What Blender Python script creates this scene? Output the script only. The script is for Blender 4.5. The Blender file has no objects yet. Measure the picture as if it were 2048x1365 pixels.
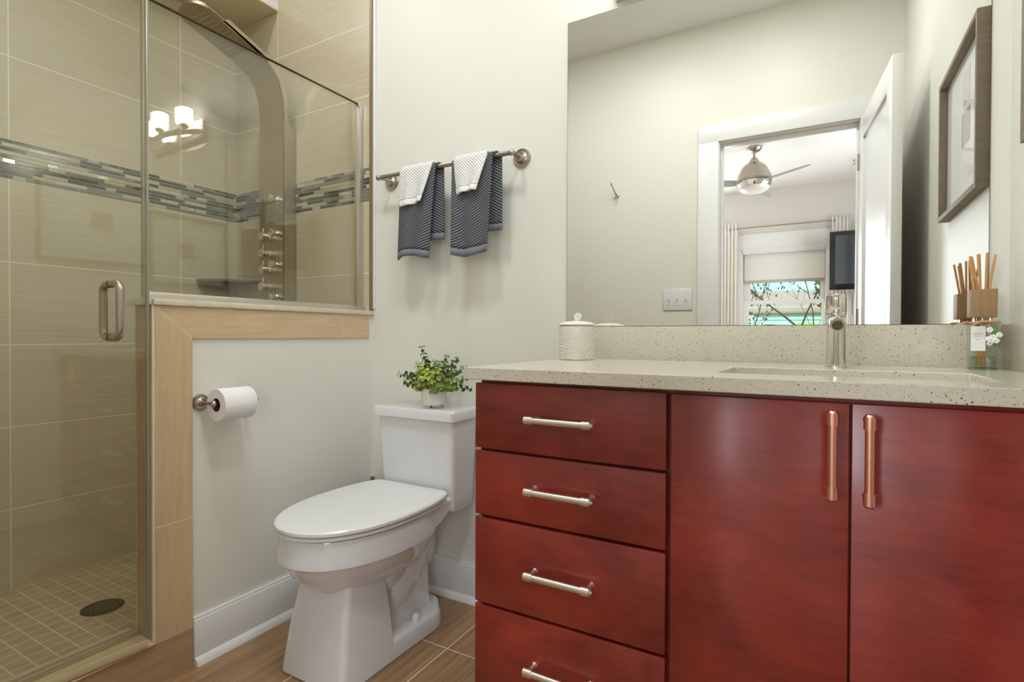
import bpy, bmesh, math, random
from mathutils import Vector, Matrix
random.seed(7)
scene = bpy.context.scene
COL = scene.collection
PI = math.pi

# ------------------------------------------------------------------ camera
YAW, PITCH, ROLL, FPX = math.radians(29.755), math.radians(-0.5557), math.radians(0.201), 1076.63
f = Vector((-math.sin(YAW)*math.cos(PITCH), math.cos(YAW)*math.cos(PITCH), math.sin(PITCH)))
r = Vector((math.cos(YAW), math.sin(YAW), 0)); u = r.cross(f)
c_, s_ = math.cos(ROLL), math.sin(ROLL)
r, u = c_*r + s_*u, -s_*r + c_*u
cam_d = bpy.data.cameras.new('camera'); cam = bpy.data.objects.new('camera', cam_d); COL.objects.link(cam)
cam.matrix_world = Matrix(((r.x, u.x, -f.x, 0), (r.y, u.y, -f.y, 0), (r.z, u.z, -f.z, 0.99), (0, 0, 0, 1)))
cam_d.sensor_fit = 'HORIZONTAL'; cam_d.sensor_width = 36; cam_d.lens = FPX*36/2048
cam_d.clip_start = 0.02
scene.camera = cam

# ------------------------------------------------------------------ view, world, lights
scene.view_settings.view_transform = 'Standard'
try: scene.view_settings.look = 'None'
except Exception: pass
scene.view_settings.gamma = 1.0
scene.view_settings.use_curve_mapping = False
scene.view_settings.exposure = 0.22

world = bpy.data.worlds.new('sky'); scene.world = world; world.use_nodes = True
wn = world.node_tree; bg = wn.nodes['Background']
tc = wn.nodes.new('ShaderNodeTexCoord'); no = wn.nodes.new('ShaderNodeTexNoise'); no.inputs['Scale'].default_value = 2.5
cr = wn.nodes.new('ShaderNodeValToRGB'); cr.color_ramp.elements[0].color = (0.62, 0.76, 0.95, 1); cr.color_ramp.elements[1].color = (0.95, 0.97, 1, 1)
cr.color_ramp.elements[0].position = 0.35; cr.color_ramp.elements[1].position = 0.6
wn.links.new(tc.outputs['Generated'], no.inputs['Vector']); wn.links.new(no.outputs['Fac'], cr.inputs['Fac']); wn.links.new(cr.outputs['Color'], bg.inputs['Color'])
bg.inputs['Strength'].default_value = 1.3

def light(kind, name, loc, power, color=(1, 1, 1), size=0.2, size_y=None, rot=None, shape=None):
    d = bpy.data.lights.new(name, kind); d.energy = power; d.color = color
    if kind == 'AREA':
        d.size = size
        if size_y: d.shape = 'RECTANGLE'; d.size_y = size_y
        elif shape: d.shape = shape
    elif kind == 'POINT': d.shadow_soft_size = size
    elif kind == 'SUN': d.angle = size
    o = bpy.data.objects.new(name, d); COL.objects.link(o); o.location = loc
    if rot: o.rotation_euler = rot
    return o
WARM = (0.93, 0.975, 1.0)
light('SUN', 'sun', (0, -9, 8), 3.0, (1, 0.97, 0.92), 0.05, rot=(math.radians(-52), 0, math.radians(20)))
for lx in (-1.0, -0.25): light('AREA', 'added_ceiling_fill', (lx, 0.66, 2.925), 9.3, WARM, 0.32, shape='DISK')  # two unseen downlights added to fill the room evenly
light('AREA', 'shower_downlight_lamp', (-2.03, 0.95, 2.925), 3.2, WARM, 0.12, shape='DISK')
# added cool fill lights at two invented bedroom window openings, unseen in the mirror
light('AREA', 'added_side_fill', (1.22, -2.6, 1.6), 44, (0.86, 0.92, 1.0), 1.4, 1.5, rot=(0, math.radians(90), 0))
light('AREA', 'added_rear_fill', (-1.95, -4.55, 1.6), 70, (0.86, 0.92, 1.0), 1.0, 1.5, rot=(math.radians(90), 0, 0))

# ------------------------------------------------------------------ helpers: tagging
def tag(o, label=None, cat=None, group=None, kind=None):
    if label: o['label'] = label
    if cat: o['category'] = cat
    if group: o['group'] = group
    if kind: o['kind'] = kind
    return o
def empty(name, loc, label, cat, group=None):
    o = bpy.data.objects.new(name, None); COL.objects.link(o); o.location = loc; o.empty_display_size = 0.05
    return tag(o, label, cat, group)

# ------------------------------------------------------------------ helpers: geometry (world coordinates, shifted to the parent when built)
class MB:
    def __init__(s): s.bm = bmesh.new(); s.mi = 0
    def _f(s, vs):
        try:
            fc = s.bm.faces.new(vs); fc.material_index = s.mi; return fc
        except ValueError: return None
    def box(s, x0, x1, y0, y1, z0, z1, bev=0.0, seg=2, M=None):
        t = bmesh.new()
        bmesh.ops.create_cube(t, size=1)
        for v in t.verts: v.co = Vector(((x0+x1)/2+v.co.x*(x1-x0), (y0+y1)/2+v.co.y*(y1-y0), (z0+z1)/2+v.co.z*(z1-z0)))
        if bev > 0: bmesh.ops.bevel(t, geom=t.edges[:], offset=bev, segments=seg, profile=0.5, affect='EDGES')
        return s.merge(t, M)
    def merge(s, t, M=None):
        mp = {}
        for v in t.verts: mp[v] = s.bm.verts.new(M @ v.co if M else v.co)
        for fc in t.faces: s._f([mp[v] for v in fc.verts])
        t.free(); return s
    def loft(s, rings, cap0=True, cap1=True, closed=True):
        R = [[s.bm.verts.new(Vector(p)) for p in ring] for ring in rings]
        n = len(R[0])
        for a, b in zip(R[:-1], R[1:]):
            for i in range(n if closed else n-1):
                j = (i+1) % n
                s._f([a[i], a[j], b[j], b[i]])
        if cap0: s._f(list(reversed(R[0])))
        if cap1: s._f(R[-1])
        return s
    def tube(s, pts, rad, n=12, cap=True, flat=1.0, upv=None):
        pts = [Vector(p) for p in pts]
        rs = rad if isinstance(rad, (list, tuple)) else [rad]*len(pts)
        rings = []; ref = None
        for i, p in enumerate(pts):
            d = (pts[min(i+1, len(pts)-1)]-pts[max(i-1, 0)]).normalized()
            if ref is None:
                ref = Vector(upv) if upv else (Vector((0, 0, 1)) if abs(d.z) < 0.9 else Vector((1, 0, 0)))
            a = (ref-d*ref.dot(d)).normalized(); b = d.cross(a); ref = a
            rings.append([p+a*math.cos(2*PI*k/n)*rs[i]*flat+b*math.sin(2*PI*k/n)*rs[i] for k in range(n)])
        return s.loft(rings, cap, cap)
    def cyl(s, p0, p1, r0, r1=None, n=24): return s.tube([p0, p1], [r0, r0 if r1 is None else r1], n)
    def lathe(s, prof, base=(0, 0, 0), axis=(0, 0, 1), n=32, cap=True):
        ax = Vector(axis).normalized(); a = Vector((1, 0, 0)) if abs(ax.x) < 0.9 else Vector((0, 1, 0))
        a = (a-ax*a.dot(ax)).normalized(); b = ax.cross(a); B = Vector(base)
        return s.loft([[B+ax*h+(a*math.cos(2*PI*k/n)+b*math.sin(2*PI*k/n))*max(rr, 1e-4) for k in range(n)] for rr, h in prof], cap, cap)
    def sphere(s, c, rad, n=16, sx=1, sy=1, sz=1):
        t = bmesh.new(); bmesh.ops.create_uvsphere(t, u_segments=n, v_segments=max(6, n//2), radius=rad)
        for v in t.verts: v.co = Vector((v.co.x*sx, v.co.y*sy, v.co.z*sz))+Vector(c)
        return s.merge(t)
    def sheet(s, fn, nu, nv, thick=0.0):
        """fn(u,v)->point"""
        P = [[s.bm.verts.new(Vector(fn(i/nu, j/nv))) for j in range(nv+1)] for i in range(nu+1)]
        for i in range(nu):
            for j in range(nv): s._f([P[i][j], P[i+1][j], P[i+1][j+1], P[i][j+1]])
        return s
    def prism(s, poly, d):
        """poly: list of 3-D points; extruded by vector d"""
        d = Vector(d); a = [Vector(p) for p in poly]
        return s.loft([a, [p+d for p in a]])
    def quad(s, *p): s._f([s.bm.verts.new(Vector(q)) for q in p]); return s
    def mat(s, i): s.mi = i; return s
    def build(s, name, mats, parent=None, smooth=35, origin='auto', solid=0, sub=0, bevel=0, weld=False):
        if weld: bmesh.ops.remove_doubles(s.bm, verts=s.bm.verts, dist=1e-6)
        bmesh.ops.recalc_face_normals(s.bm, faces=s.bm.faces)
        if parent is not None:
            p = parent; off = Vector()
            while p is not None: off += p.location; p = p.parent
            loc = Vector((0, 0, 0)); sh = off
        elif origin == 'auto':
            lo = Vector([min(v.co[i] for v in s.bm.verts) for i in range(3)]); hi = Vector([max(v.co[i] for v in s.bm.verts) for i in range(3)])
            sh = Vector(((lo.x+hi.x)/2, (lo.y+hi.y)/2, lo.z)); loc = sh
        else: sh = Vector(origin); loc = sh
        for v in s.bm.verts: v.co -= sh
        me = bpy.data.meshes.new(name); s.bm.to_mesh(me); s.bm.free()
        for m in (mats if isinstance(mats, (list, tuple)) else [mats]): me.materials.append(m)
        if smooth:
            me.polygons.foreach_set('use_smooth', [True]*len(me.polygons))
            me.set_sharp_from_angle(angle=math.radians(smooth))
        o = bpy.data.objects.new(name, me); COL.objects.link(o); o.location = loc
        if parent is not None: o.parent = parent
        if solid:
            m = o.modifiers.new('solid', 'SOLIDIFY'); m.thickness = solid; m.offset = 0
        if bevel:
            m = o.modifiers.new('bevel', 'BEVEL'); m.width = bevel; m.segments = 2; m.limit_method = 'ANGLE'
        if sub:
            m = o.modifiers.new('sub', 'SUBSURF'); m.levels = sub; m.render_levels = sub
        return o
def struct(o, kind='structure'): o['kind'] = kind; return o
def copy_tree(o, parent=None):
    c = o.copy(); COL.objects.link(c); c.parent = parent
    for ch in list(o.children): copy_tree(ch, c)
    return c

# ------------------------------------------------------------------ materials
def lin(h):
    h = h.lstrip('#'); o = []
    for i in (0, 2, 4):
        v = int(h[i:i+2], 16)/255; o.append(v/12.92 if v <= 0.04045 else ((v+0.055)/1.055)**2.4)
    return tuple(o)+(1,)
def newmat(name):
    m = bpy.data.materials.new(name); m.use_nodes = True; nt = m.node_tree
    return m, nt, nt.nodes['Principled BSDF']
def N(nt, t, **kw):
    n = nt.nodes.new(t)
    for k, v in kw.items():
        if k.startswith('i_'): n.inputs[k[2:].replace('_', ' ')].default_value = v
        else: setattr(n, k, v)
    return n
def L(nt, a, b): nt.links.new(a, b)
def basic(name, col, rough=0.5, metal=0.0, bump=0.0, bscale=200, var=0.0, vscale=5, coat=0.0, spec=0.5, sss=0, stretch=None, trans=0.0):
    m, nt, b = newmat(name)
    col = lin(col) if isinstance(col, str) else col
    b.inputs['Base Color'].default_value = col; b.inputs['Roughness'].default_value = rough; b.inputs['Metallic'].default_value = metal
    b.inputs['Coat Weight'].default_value = coat; b.inputs['Coat Roughness'].default_value = 0.08
    b.inputs['Specular IOR Level'].default_value = spec; b.inputs['Transmission Weight'].default_value = trans
    if sss: b.inputs['Subsurface Weight'].default_value = sss
    t = N(nt, 'ShaderNodeTexCoord'); mp = N(nt, 'ShaderNodeMapping'); L(nt, t.outputs['Object'], mp.inputs['Vector'])
    if stretch: mp.inputs['Scale'].default_value = stretch
    if var:
        n = N(nt, 'ShaderNodeTexNoise', i_Scale=vscale, i_Detail=5.0); L(nt, mp.outputs[0], n.inputs['Vector'])
        mx = N(nt, 'ShaderNodeMix', data_type='RGBA')
        mx.inputs[6].default_value = tuple(c*(1-var) for c in col[:3])+(1,); mx.inputs[7].default_value = tuple(min(1, c*(1+var)) for c in col[:3])+(1,)
        L(nt, n.outputs['Fac'], mx.inputs[0]); L(nt, mx.outputs[2], b.inputs['Base Color'])
    if bump:
        n = N(nt, 'ShaderNodeTexNoise', i_Scale=bscale, i_Detail=3.0); L(nt, mp.outputs[0], n.inputs['Vector'])
        bp = N(nt, 'ShaderNodeBump', i_Strength=bump, i_Distance=0.002); L(nt, n.outputs['Fac'], bp.inputs['Height']); L(nt, bp.outputs[0], b.inputs['Normal'])
    return m
def tile_mat(name, c1, c2, grout, u, v, U, V, ou, ov, gw=0.0025, rough=0.35, streak=(4, 110), tilevar=0.06, bump=0.3, shift=0.0):
    """u,v: axis index of the tile's long/short direction; world (object) coordinates"""
    m, nt, b = newmat(name)
    t = N(nt, 'ShaderNodeTexCoord'); sp = N(nt, 'ShaderNodeSeparateXYZ'); L(nt, t.outputs['Object'], sp.inputs[0])
    def math_(op, a, bb=None, cc=None):
        n = N(nt, 'ShaderNodeMath', operation=op)
        for i, q in enumerate((a, bb, cc)):
            if q is None: continue
            if isinstance(q, (int, float)): n.inputs[i].default_value = q
            else: L(nt, q, n.inputs[i])
        return n.outputs[0]
    uu = math_('DIVIDE', math_('SUBTRACT', sp.outputs[u], ou), U); vv = math_('DIVIDE', math_('SUBTRACT', sp.outputs[v], ov), V)
    if shift: uu = math_('ADD', uu, math_('MULTIPLY', math_('FLOOR', vv), shift))
    def edge(x, S):
        fr = math_('FRACT', x); d = math_('MINIMUM', fr, math_('SUBTRACT', 1.0, fr)); return math_('MULTIPLY', d, S)
    d = math_('MINIMUM', edge(uu, U), edge(vv, V))
    mask = math_('LESS_THAN', d, gw/2)
    # per-tile id
    cx = N(nt, 'ShaderNodeCombineXYZ'); L(nt, math_('FLOOR', uu), cx.inputs[0]); L(nt, math_('FLOOR', vv), cx.inputs[1])
    wn_ = N(nt, 'ShaderNodeTexWhiteNoise'); L(nt, cx.outputs[0], wn_.inputs['Vector'])
    # streaks along u
    cs = N(nt, 'ShaderNodeCombineXYZ'); L(nt, math_('MULTIPLY', uu, streak[0]*U), cs.inputs[0]); L(nt, math_('MULTIPLY', vv, streak[1]*V), cs.inputs[1]); L(nt, math_('MULTIPLY', wn_.outputs['Value'], 37.0), cs.inputs[2])
    n1 = N(nt, 'ShaderNodeTexNoise', i_Scale=1.0, i_Detail=6.0, i_Roughness=0.65); L(nt, cs.outputs[0], n1.inputs['Vector'])
    n2 = N(nt, 'ShaderNodeTexNoise', i_Scale=220.0, i_Detail=2.0); L(nt, t.outputs['Object'], n2.inputs['Vector'])
    fac = math_('ADD', math_('MULTIPLY', n1.outputs['Fac'], 0.8), math_('MULTIPLY', n2.outputs['Fac'], 0.2))
    rp = N(nt, 'ShaderNodeValToRGB'); rp.color_ramp.elements[0].position = 0.34; rp.color_ramp.elements[1].position = 0.66
    rp.color_ramp.elements[0].color = lin(c1); rp.color_ramp.elements[1].color = lin(c2); L(nt, fac, rp.inputs[0])
    hv = N(nt, 'ShaderNodeHueSaturation'); L(nt, rp.outputs[0], hv.inputs['Color'])
    L(nt, math_('ADD', 1.0-tilevar/2, math_('MULTIPLY', wn_.outputs['Value'], tilevar)), hv.inputs['Value'])
    mx = N(nt, 'ShaderNodeMix', data_type='RGBA'); L(nt, mask, mx.inputs[0]); L(nt, hv.outputs[0], mx.inputs[6]); mx.inputs[7].default_value = lin(grout)
    L(nt, mx.outputs[2], b.inputs['Base Color'])
    b.inputs['Roughness'].default_value = rough
    L(nt, math_('ADD', rough, math_('MULTIPLY', mask, 0.4)), b.inputs['Roughness'])
    hgt = math_('SUBTRACT', math_('MULTIPLY', n1.outputs['Fac'], 0.15), math_('MULTIPLY', mask, 1.0))
    bp = N(nt, 'ShaderNodeBump', i_Strength=bump, i_Distance=0.001); L(nt, hgt, bp.inputs['Height']); L(nt, bp.outputs[0], b.inputs['Normal'])
    return m
def glass_mat(name, tint=(0.93, 0.96, 0.93, 1), ior=1.5, rough=0.0):
    m = bpy.data.materials.new(name); m.use_nodes = True; nt = m.node_tree; nt.nodes.remove(nt.nodes['Principled BSDF'])
    o = nt.nodes['Material Output']
    tr = N(nt, 'ShaderNodeBsdfTransparent'); tr.inputs[0].default_value = tint
    gl = N(nt, 'ShaderNodeBsdfGlossy'); gl.inputs['Roughness'].default_value = rough
    fr = N(nt, 'ShaderNodeFresnel'); fr.inputs[0].default_value = ior
    geo = N(nt, 'ShaderNodeNewGeometry')
    fl = N(nt, 'ShaderNodeMix', data_type='FLOAT'); L(nt, geo.outputs['Backfacing'], fl.inputs[0]); fl.inputs[2].default_value = ior; fl.inputs[3].default_value = 1.0/ior
    L(nt, fl.outputs[0], fr.inputs[0])
    cl = N(nt, 'ShaderNodeMath', operation='MINIMUM'); L(nt, fr.outputs[0], cl.inputs[0]); cl.inputs[1].default_value = 0.9
    mx = N(nt, 'ShaderNodeMixShader'); L(nt, cl.outputs[0], mx.inputs[0]); L(nt, tr.outputs[0], mx.inputs[1]); L(nt, gl.outputs[0], mx.inputs[2])
    L(nt, mx.outputs[0], o.inputs[0]); return m
def thin_glass(name, tint, ior=1.5):
    """one skin of glass (reflects with plain Fresnel from either side)"""
    m = bpy.data.materials.new(name); m.use_nodes = True; nt = m.node_tree; nt.nodes.remove(nt.nodes['Principled BSDF'])
    o = nt.nodes['Material Output']; tr = N(nt, 'ShaderNodeBsdfTransparent'); tr.inputs[0].default_value = tint
    gl = N(nt, 'ShaderNodeBsdfGlossy'); gl.inputs['Roughness'].default_value = 0.0
    lw = N(nt, 'ShaderNodeLayerWeight'); lw.inputs[0].default_value = 0.5
    pw = N(nt, 'ShaderNodeMath', operation='POWER'); L(nt, lw.outputs['Facing'], pw.inputs[0]); pw.inputs[1].default_value = 5.0
    ml = N(nt, 'ShaderNodeMath', operation='MULTIPLY_ADD'); L(nt, pw.outputs[0], ml.inputs[0]); ml.inputs[1].default_value = 0.9; ml.inputs[2].default_value = 0.045
    mx = N(nt, 'ShaderNodeMixShader'); L(nt, ml.outputs[0], mx.inputs[0]); L(nt, tr.outputs[0], mx.inputs[1]); L(nt, gl.outputs[0], mx.inputs[2])
    L(nt, mx.outputs[0], o.inputs[0]); return m
def emis(name, col, st):
    m, nt, b = newmat(name); b.inputs['Emission Color'].default_value = col; b.inputs['Emission Strength'].default_value = st
    b.inputs['Base Color'].default_value = (0.8, 0.8, 0.8, 1); return m

PAINT = basic('wall_paint', '#e6e4d9', 0.42, bump=0.12, bscale=260, spec=0.35)
CEILP = basic('ceiling_paint', '#f0efeb', 0.7, bump=0.05)
TRIMW = basic('white_trim_paint', '#e9e8e6', 0.28, spec=0.5)
BEDP = basic('bedroom_paint', '#d9d4cd', 0.6)
TILE_X = tile_mat('shower_tile_left', '#bfb295', '#cabfa4', '#e2dcc9', 1, 2, 0.6, 0.2985, 0.787, 0.3545, 0.0035, 0.16)
TILE_B = tile_mat('shower_tile_back', '#bfb295', '#cabfa4', '#e2dcc9', 0, 2, 0.6, 0.2985, -2.216, 0.3545, 0.0035, 0.16)
TILE_BU = tile_mat('shower_tile_back_upper', '#bfb295', '#cabfa4', '#e2dcc9', 0, 2, 0.6, 0.2985, -2.216, 1.691, 0.0035, 0.16)
TILE_XU = tile_mat('shower_tile_left_upper', '#bfb295', '#cabfa4', '#e2dcc9', 1, 2, 0.6, 0.2985, 0.787, 1.691, 0.0035, 0.16)
TILE_T = tile_mat('trim_tile', '#c9ad88', '#d9c09c', '#e6dac4', 1, 2, 0.6, 0.62, 1.497, -0.135, 0.003, 0.4, (60, 8))
TILE_E = tile_mat('trim_tile_end', '#b09272', '#c2a584', '#e6dac4', 1, 2, 5, 5, 3, -3, 0.003, 0.4, (60, 8))
TILE_SF = tile_mat('shower_floor_tile', '#a99474', '#bba684', '#d9cfb0', 0, 1, 0.051, 0.051, -2.537, 0.898, 0.0032, 0.45, (40, 20), 0.1)
TILE_F = tile_mat('floor_tile', '#866342', '#b3906b', '#ddd2bf', 1, 0, 0.61, 0.305, 1.369, -1.015, 0.0035, 0.35, (3.0, 85), 0.1)
GROUT = basic('mosaic_grout', '#d9d3bd', 0.8)
MOS = [basic('mosaic_charcoal', '#3d3a33', 0.12, spec=0.8), basic('mosaic_taupe', '#777060', 0.15, spec=0.8),
       basic('mosaic_sage_glass', '#aeab90', 0.1, spec=0.8), basic('mosaic_pale_stone', '#c3bb9e', 0.3), basic('mosaic_mirror_glass', '#d5d6cf', 0.08, metal=0.9)]
QUARTZ, nt, b_ = newmat('speckled_quartz')
t_ = N(nt, 'ShaderNodeTexCoord'); v1 = N(nt, 'ShaderNodeTexVoronoi', i_Scale=170.0); v2 = N(nt, 'ShaderNodeTexVoronoi', i_Scale=330.0)
nz = N(nt, 'ShaderNodeTexNoise', i_Scale=40.0); 
L(nt, t_.outputs['Object'], v1.inputs['Vector']); L(nt, t_.outputs['Object'], v2.inputs['Vector']); L(nt, t_.outputs['Object'], nz.inputs['Vector'])
def spk(v, dist, thr):
    a = N(nt, 'ShaderNodeMath', operation='LESS_THAN'); L(nt, v.outputs['Distance'], a.inputs[0]); a.inputs[1].default_value = dist
    s = N(nt, 'ShaderNodeSeparateColor'); L(nt, v.outputs['Color'], s.inputs[0])
    b = N(nt, 'ShaderNodeMath', operation='LESS_THAN'); L(nt, s.outputs[0], b.inputs[0]); b.inputs[1].default_value = thr
    m = N(nt, 'ShaderNodeMath', operation='MULTIPLY'); L(nt, a.outputs[0], m.inputs[0]); L(nt, b.outputs[0], m.inputs[1]); return m.outputs[0]
m1 = N(nt, 'ShaderNodeMix', data_type='RGBA'); m1.inputs[6].default_value = lin('#d6cfbe'); m1.inputs[7].default_value = lin('#a09478'); L(nt, spk(v2, 0.33, 0.25), m1.inputs[0])
m2 = N(nt, 'ShaderNodeMix', data_type='RGBA'); m2.inputs[7].default_value = lin('#54483a'); L(nt, m1.outputs[2], m2.inputs[6]); L(nt, spk(v1, 0.22, 0.15), m2.inputs[0])
L(nt, m2.outputs[2], b_.inputs['Base Color']); b_.inputs['Roughness'].default_value = 0.13; b_.inputs['Specular IOR Level'].default_value = 0.6

CHERRY, nt, b_ = newmat('cherry_red_wood')
t_ = N(nt, 'ShaderNodeTexCoord'); mp_ = N(nt, 'ShaderNodeMapping'); mp_.inputs['Scale'].default_value = (4, 4, 5); L(nt, t_.outputs['Object'], mp_.inputs[0])
n1 = N(nt, 'ShaderNodeTexNoise', i_Scale=1.2, i_Detail=6.0, i_Roughness=0.6, i_Distortion=0.6); L(nt, mp_.outputs[0], n1.inputs['Vector'])
mp2 = N(nt, 'ShaderNodeMapping'); mp2.inputs['Scale'].default_value = (12, 12, 160); L(nt, t_.outputs['Object'], mp2.inputs[0])
n2 = N(nt, 'ShaderNodeTexNoise', i_Scale=1.0, i_Detail=4.0); L(nt, mp2.outputs[0], n2.inputs['Vector'])
ad = N(nt, 'ShaderNodeMath', operation='MULTIPLY_ADD'); L(nt, n2.outputs['Fac'], ad.inputs[0]); ad.inputs[1].default_value = 0.3; L(nt, n1.outputs['Fac'], ad.inputs[2])
rp = N(nt, 'ShaderNodeValToRGB'); rp.color_ramp.elements[0].position = 0.42; rp.color_ramp.elements[1].position = 0.85
rp.color_ramp.elements[0].color = lin('#701b15'); rp.color_ramp.elements[1].color = lin('#a8382b'); L(nt, ad.outputs[0], rp.inputs[0]); L(nt, rp.outputs[0], b_.inputs['Base Color'])
b_.inputs['Roughness'].default_value = 0.38; b_.inputs['Coat Weight'].default_value = 0.5; b_.inputs['Coat Roughness'].default_value = 0.22
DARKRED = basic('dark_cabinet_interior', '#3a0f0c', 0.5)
NICKEL = basic('brushed_nickel', '#b8ada0', 0.28, metal=1.0)
BRIGHTN = basic('satin_nickel_pull', '#e2dbd0', 0.34, metal=1.0)
COPPER = basic('copper_pull', '#e8a994', 0.32, metal=1.0)
CHROME = basic('chrome', '#e4e2de', 0.06, metal=1.0)
STEEL = basic('brushed_stainless_steel', '#bdb19b', 0.36, metal=1.0, var=0.06, vscale=60, stretch=(1, 1, 0.03), bump=0.05, bscale=120)
ALU = basic('satin_aluminium_channel', '#d2cdc4', 0.35, metal=0.8)
PORC = basic('white_porcelain', '#e2e2e3', 0.08, coat=0.6, spec=0.5)
SEATP = basic('white_seat_plastic', '#e6e6e5', 0.2)
GLASS = glass_mat('shower_glass', (0.965, 0.97, 0.935, 1), 1.68)
SEAL = basic('clear_door_seal', '#8f8b74', 0.25, spec=0.8)
MIRROR = basic('mirror_silver', '#f0f1ed', 0.0, metal=1.0)
DARKEDGE = basic('mirror_edge', '#4a4636', 0.3)
PAPER = basic('toilet_paper', '#efeeec', 0.9, bump=0.3, bscale=150)
CARD = basic('cardboard', '#7a5038', 0.8)
CERAM = basic('white_ceramic', '#ebe8e0', 0.35)
WOODF = basic('greywash_frame_wood', '#8b7c6b', 0.6, var=0.25, vscale=8, stretch=(3, 3, 14))
BLOCKW = basic('light_brown_wood', '#9d7b56', 0.55, var=0.28, vscale=30, stretch=(4, 4, 0.6))
REED = basic('natural_reed', '#cf9c66', 0.7, var=0.15, vscale=60)
MATW = basic('art_mat_board', '#efeeea', 0.8)
BLACKP = basic('black_plastic', '#17181a', 0.15)
GREENS = [basic('leaf_dark', '#3f5a2c', 0.5), basic('leaf_mid', '#6f8a3c', 0.5), basic('leaf_lime', '#b2bf52', 0.5)]

# ------------------------------------------------------------------ room dimensions
D = 1.664; XL = -2.537; XK = -1.62; XR = 0.382; YF = -0.222; H = 2.94
# floor
struct(MB().box(-1.70, XR+0.1, YF-0.12, D+0.1, -0.05, 0).build('floor', TILE_F, origin=(0, 0, 0), smooth=0))
struct(MB().box(XL-0.1, -1.70, YF-0.12, D+0.1, -0.05, 0.06).build('floor_shower', TILE_SF, origin=(0, 0, 0), smooth=0))
struct(MB().box(XL-0.1, XR+0.1, YF-0.12, D+0.1, H, H+0.08).build('ceiling', CEILP, origin=(0, 0, 0), smooth=0))
struct(MB().box(-2.527, -2.2165, YF, D-0.009, 2.507, 2.512).box(-2.2165, -2.216, YF, D-0.009, 2.507, 2.508).mat(1).box(-2.527, -2.216, YF, D-0.009, 2.5122, H).build('ceiling_soffit', [basic('soffit_warm_bounce_tint', '#ded0ab', 0.7), CEILP], origin=(0, 0, 0), smooth=0))  # underside is ceiling paint tinted with warm light bounced off the tile
struct(MB().box(XL-0.1, XR+0.1, D, D+0.1, 0, H).build('wall_back', PAINT, origin=(0, 0, 0), smooth=0))
struct(MB().box(XR, XR+0.1, YF-0.12, D+0.1, 0, H).build('wall_right', PAINT, origin=(0, 0, 0), smooth=0))
struct(MB().box(XL-0.1, XL-0.006, YF-0.12, D+0.1, 0, H).build('wall_left', PAINT, origin=(0, 0, 0), smooth=0))
# tiled linings of the shower
BZ0, BZ1 = 1.549, 1.691
m = MB(); m.box(XL-0.006, XL, YF, D, 0.06, BZ0); m.mat(1).box(XL-0.006, XL, YF, D, BZ1, H)
struct(m.build('wall_shower_left', [TILE_X, TILE_XU], origin=(0, 0, 0), smooth=0))
m = MB(); m.box(XL, -1.63, D-0.008, D, 0.06, BZ0); m.mat(1).box(XL, -1.63, D-0.008, D, BZ1, H)
struct(m.build('wall_shower_back', [TILE_B, TILE_BU], origin=(0, 0, 0), smooth=0))
# mosaic bands
def mosaic(name, axis, a0, a1, seed):
    rnd = random.Random(seed); m = MB()
    if axis == 'y': m.box(XL-0.006, XL-0.0005, a0, a1, BZ0, BZ1)
    else: m.box(a0, a1, D-0.0075, D, BZ0, BZ1)
    rows = 10; ph = (BZ1-BZ0)/rows
    for i in range(rows):
        z0 = BZ0+i*ph+0.0015; z1 = BZ0+(i+1)*ph-0.0015; a = a0-rnd.random()*0.1
        while a < a1:
            ln = rnd.choice((0.035, 0.05, 0.075, 0.1, 0.13, 0.16)); k = rnd.choice((0, 0, 1, 1, 2, 2, 3, 4, 4) if ln < 0.06 else (0, 0, 0, 1, 1, 2, 3))
            p, q = max(a, a0)+0.001, min(a+ln, a1)-0.001
            if q-p > 0.006:
                m.mat(1+k); tl = rnd.uniform(-0.0006, 0.0006)
                if axis == 'y': m.loft([[(XL-0.003, p, z0), (XL-0.003, q, z0), (XL-0.003, q, z1), (XL-0.003, p, z1)], [(XL+0.0016+tl, p, z0), (XL+0.0016-tl, q, z0), (XL+0.0016-tl, q, z1), (XL+0.0016+tl, p, z1)]])
                else: m.loft([[(p, D-0.005, z0), (q, D-0.005, z0), (q, D-0.005, z1), (p, D-0.005, z1)], [(p, D-0.0095+tl, z0), (q, D-0.0095-tl, z0), (q, D-0.0095-tl, z1), (p, D-0.0095+tl, z1)]])
            a += ln
    struct(m.build(name, [GROUT]+MOS, origin=(0, 0, 0), smooth=0))
mosaic('trim_1', 'y', YF, D-0.009, 3); mosaic('trim_2', 'x', XL, -1.63, 5)
# edge strip where the shower tile ends on the back wall
m = MB(); m.box(-1.63, -1.618, D-0.012, D, 1.095, H); m.mat(1).box(-1.618, -1.604, D-0.006, D, 1.10, H, 0.002)
struct(m.build('trim_3', [basic('bronze_tile_edge', '#8d7a58', 0.4, metal=0.3), TRIMW], origin=(0, 0, 0)))

# knee wall with tiled frame and stone cap
m = MB(); m.box(-1.712, XK-0.006, 0.818, D, 0, 1.073)
struct(m.build('wall_knee', PAINT, origin=(0, 0, 0), smooth=0))
m = MB(); m.box(-1.719, -1.711, 0.81, D, 0.06, 1.073); struct(m.build('trim_4', TILE_X, origin=(0, 0, 0), smooth=0))
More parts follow.
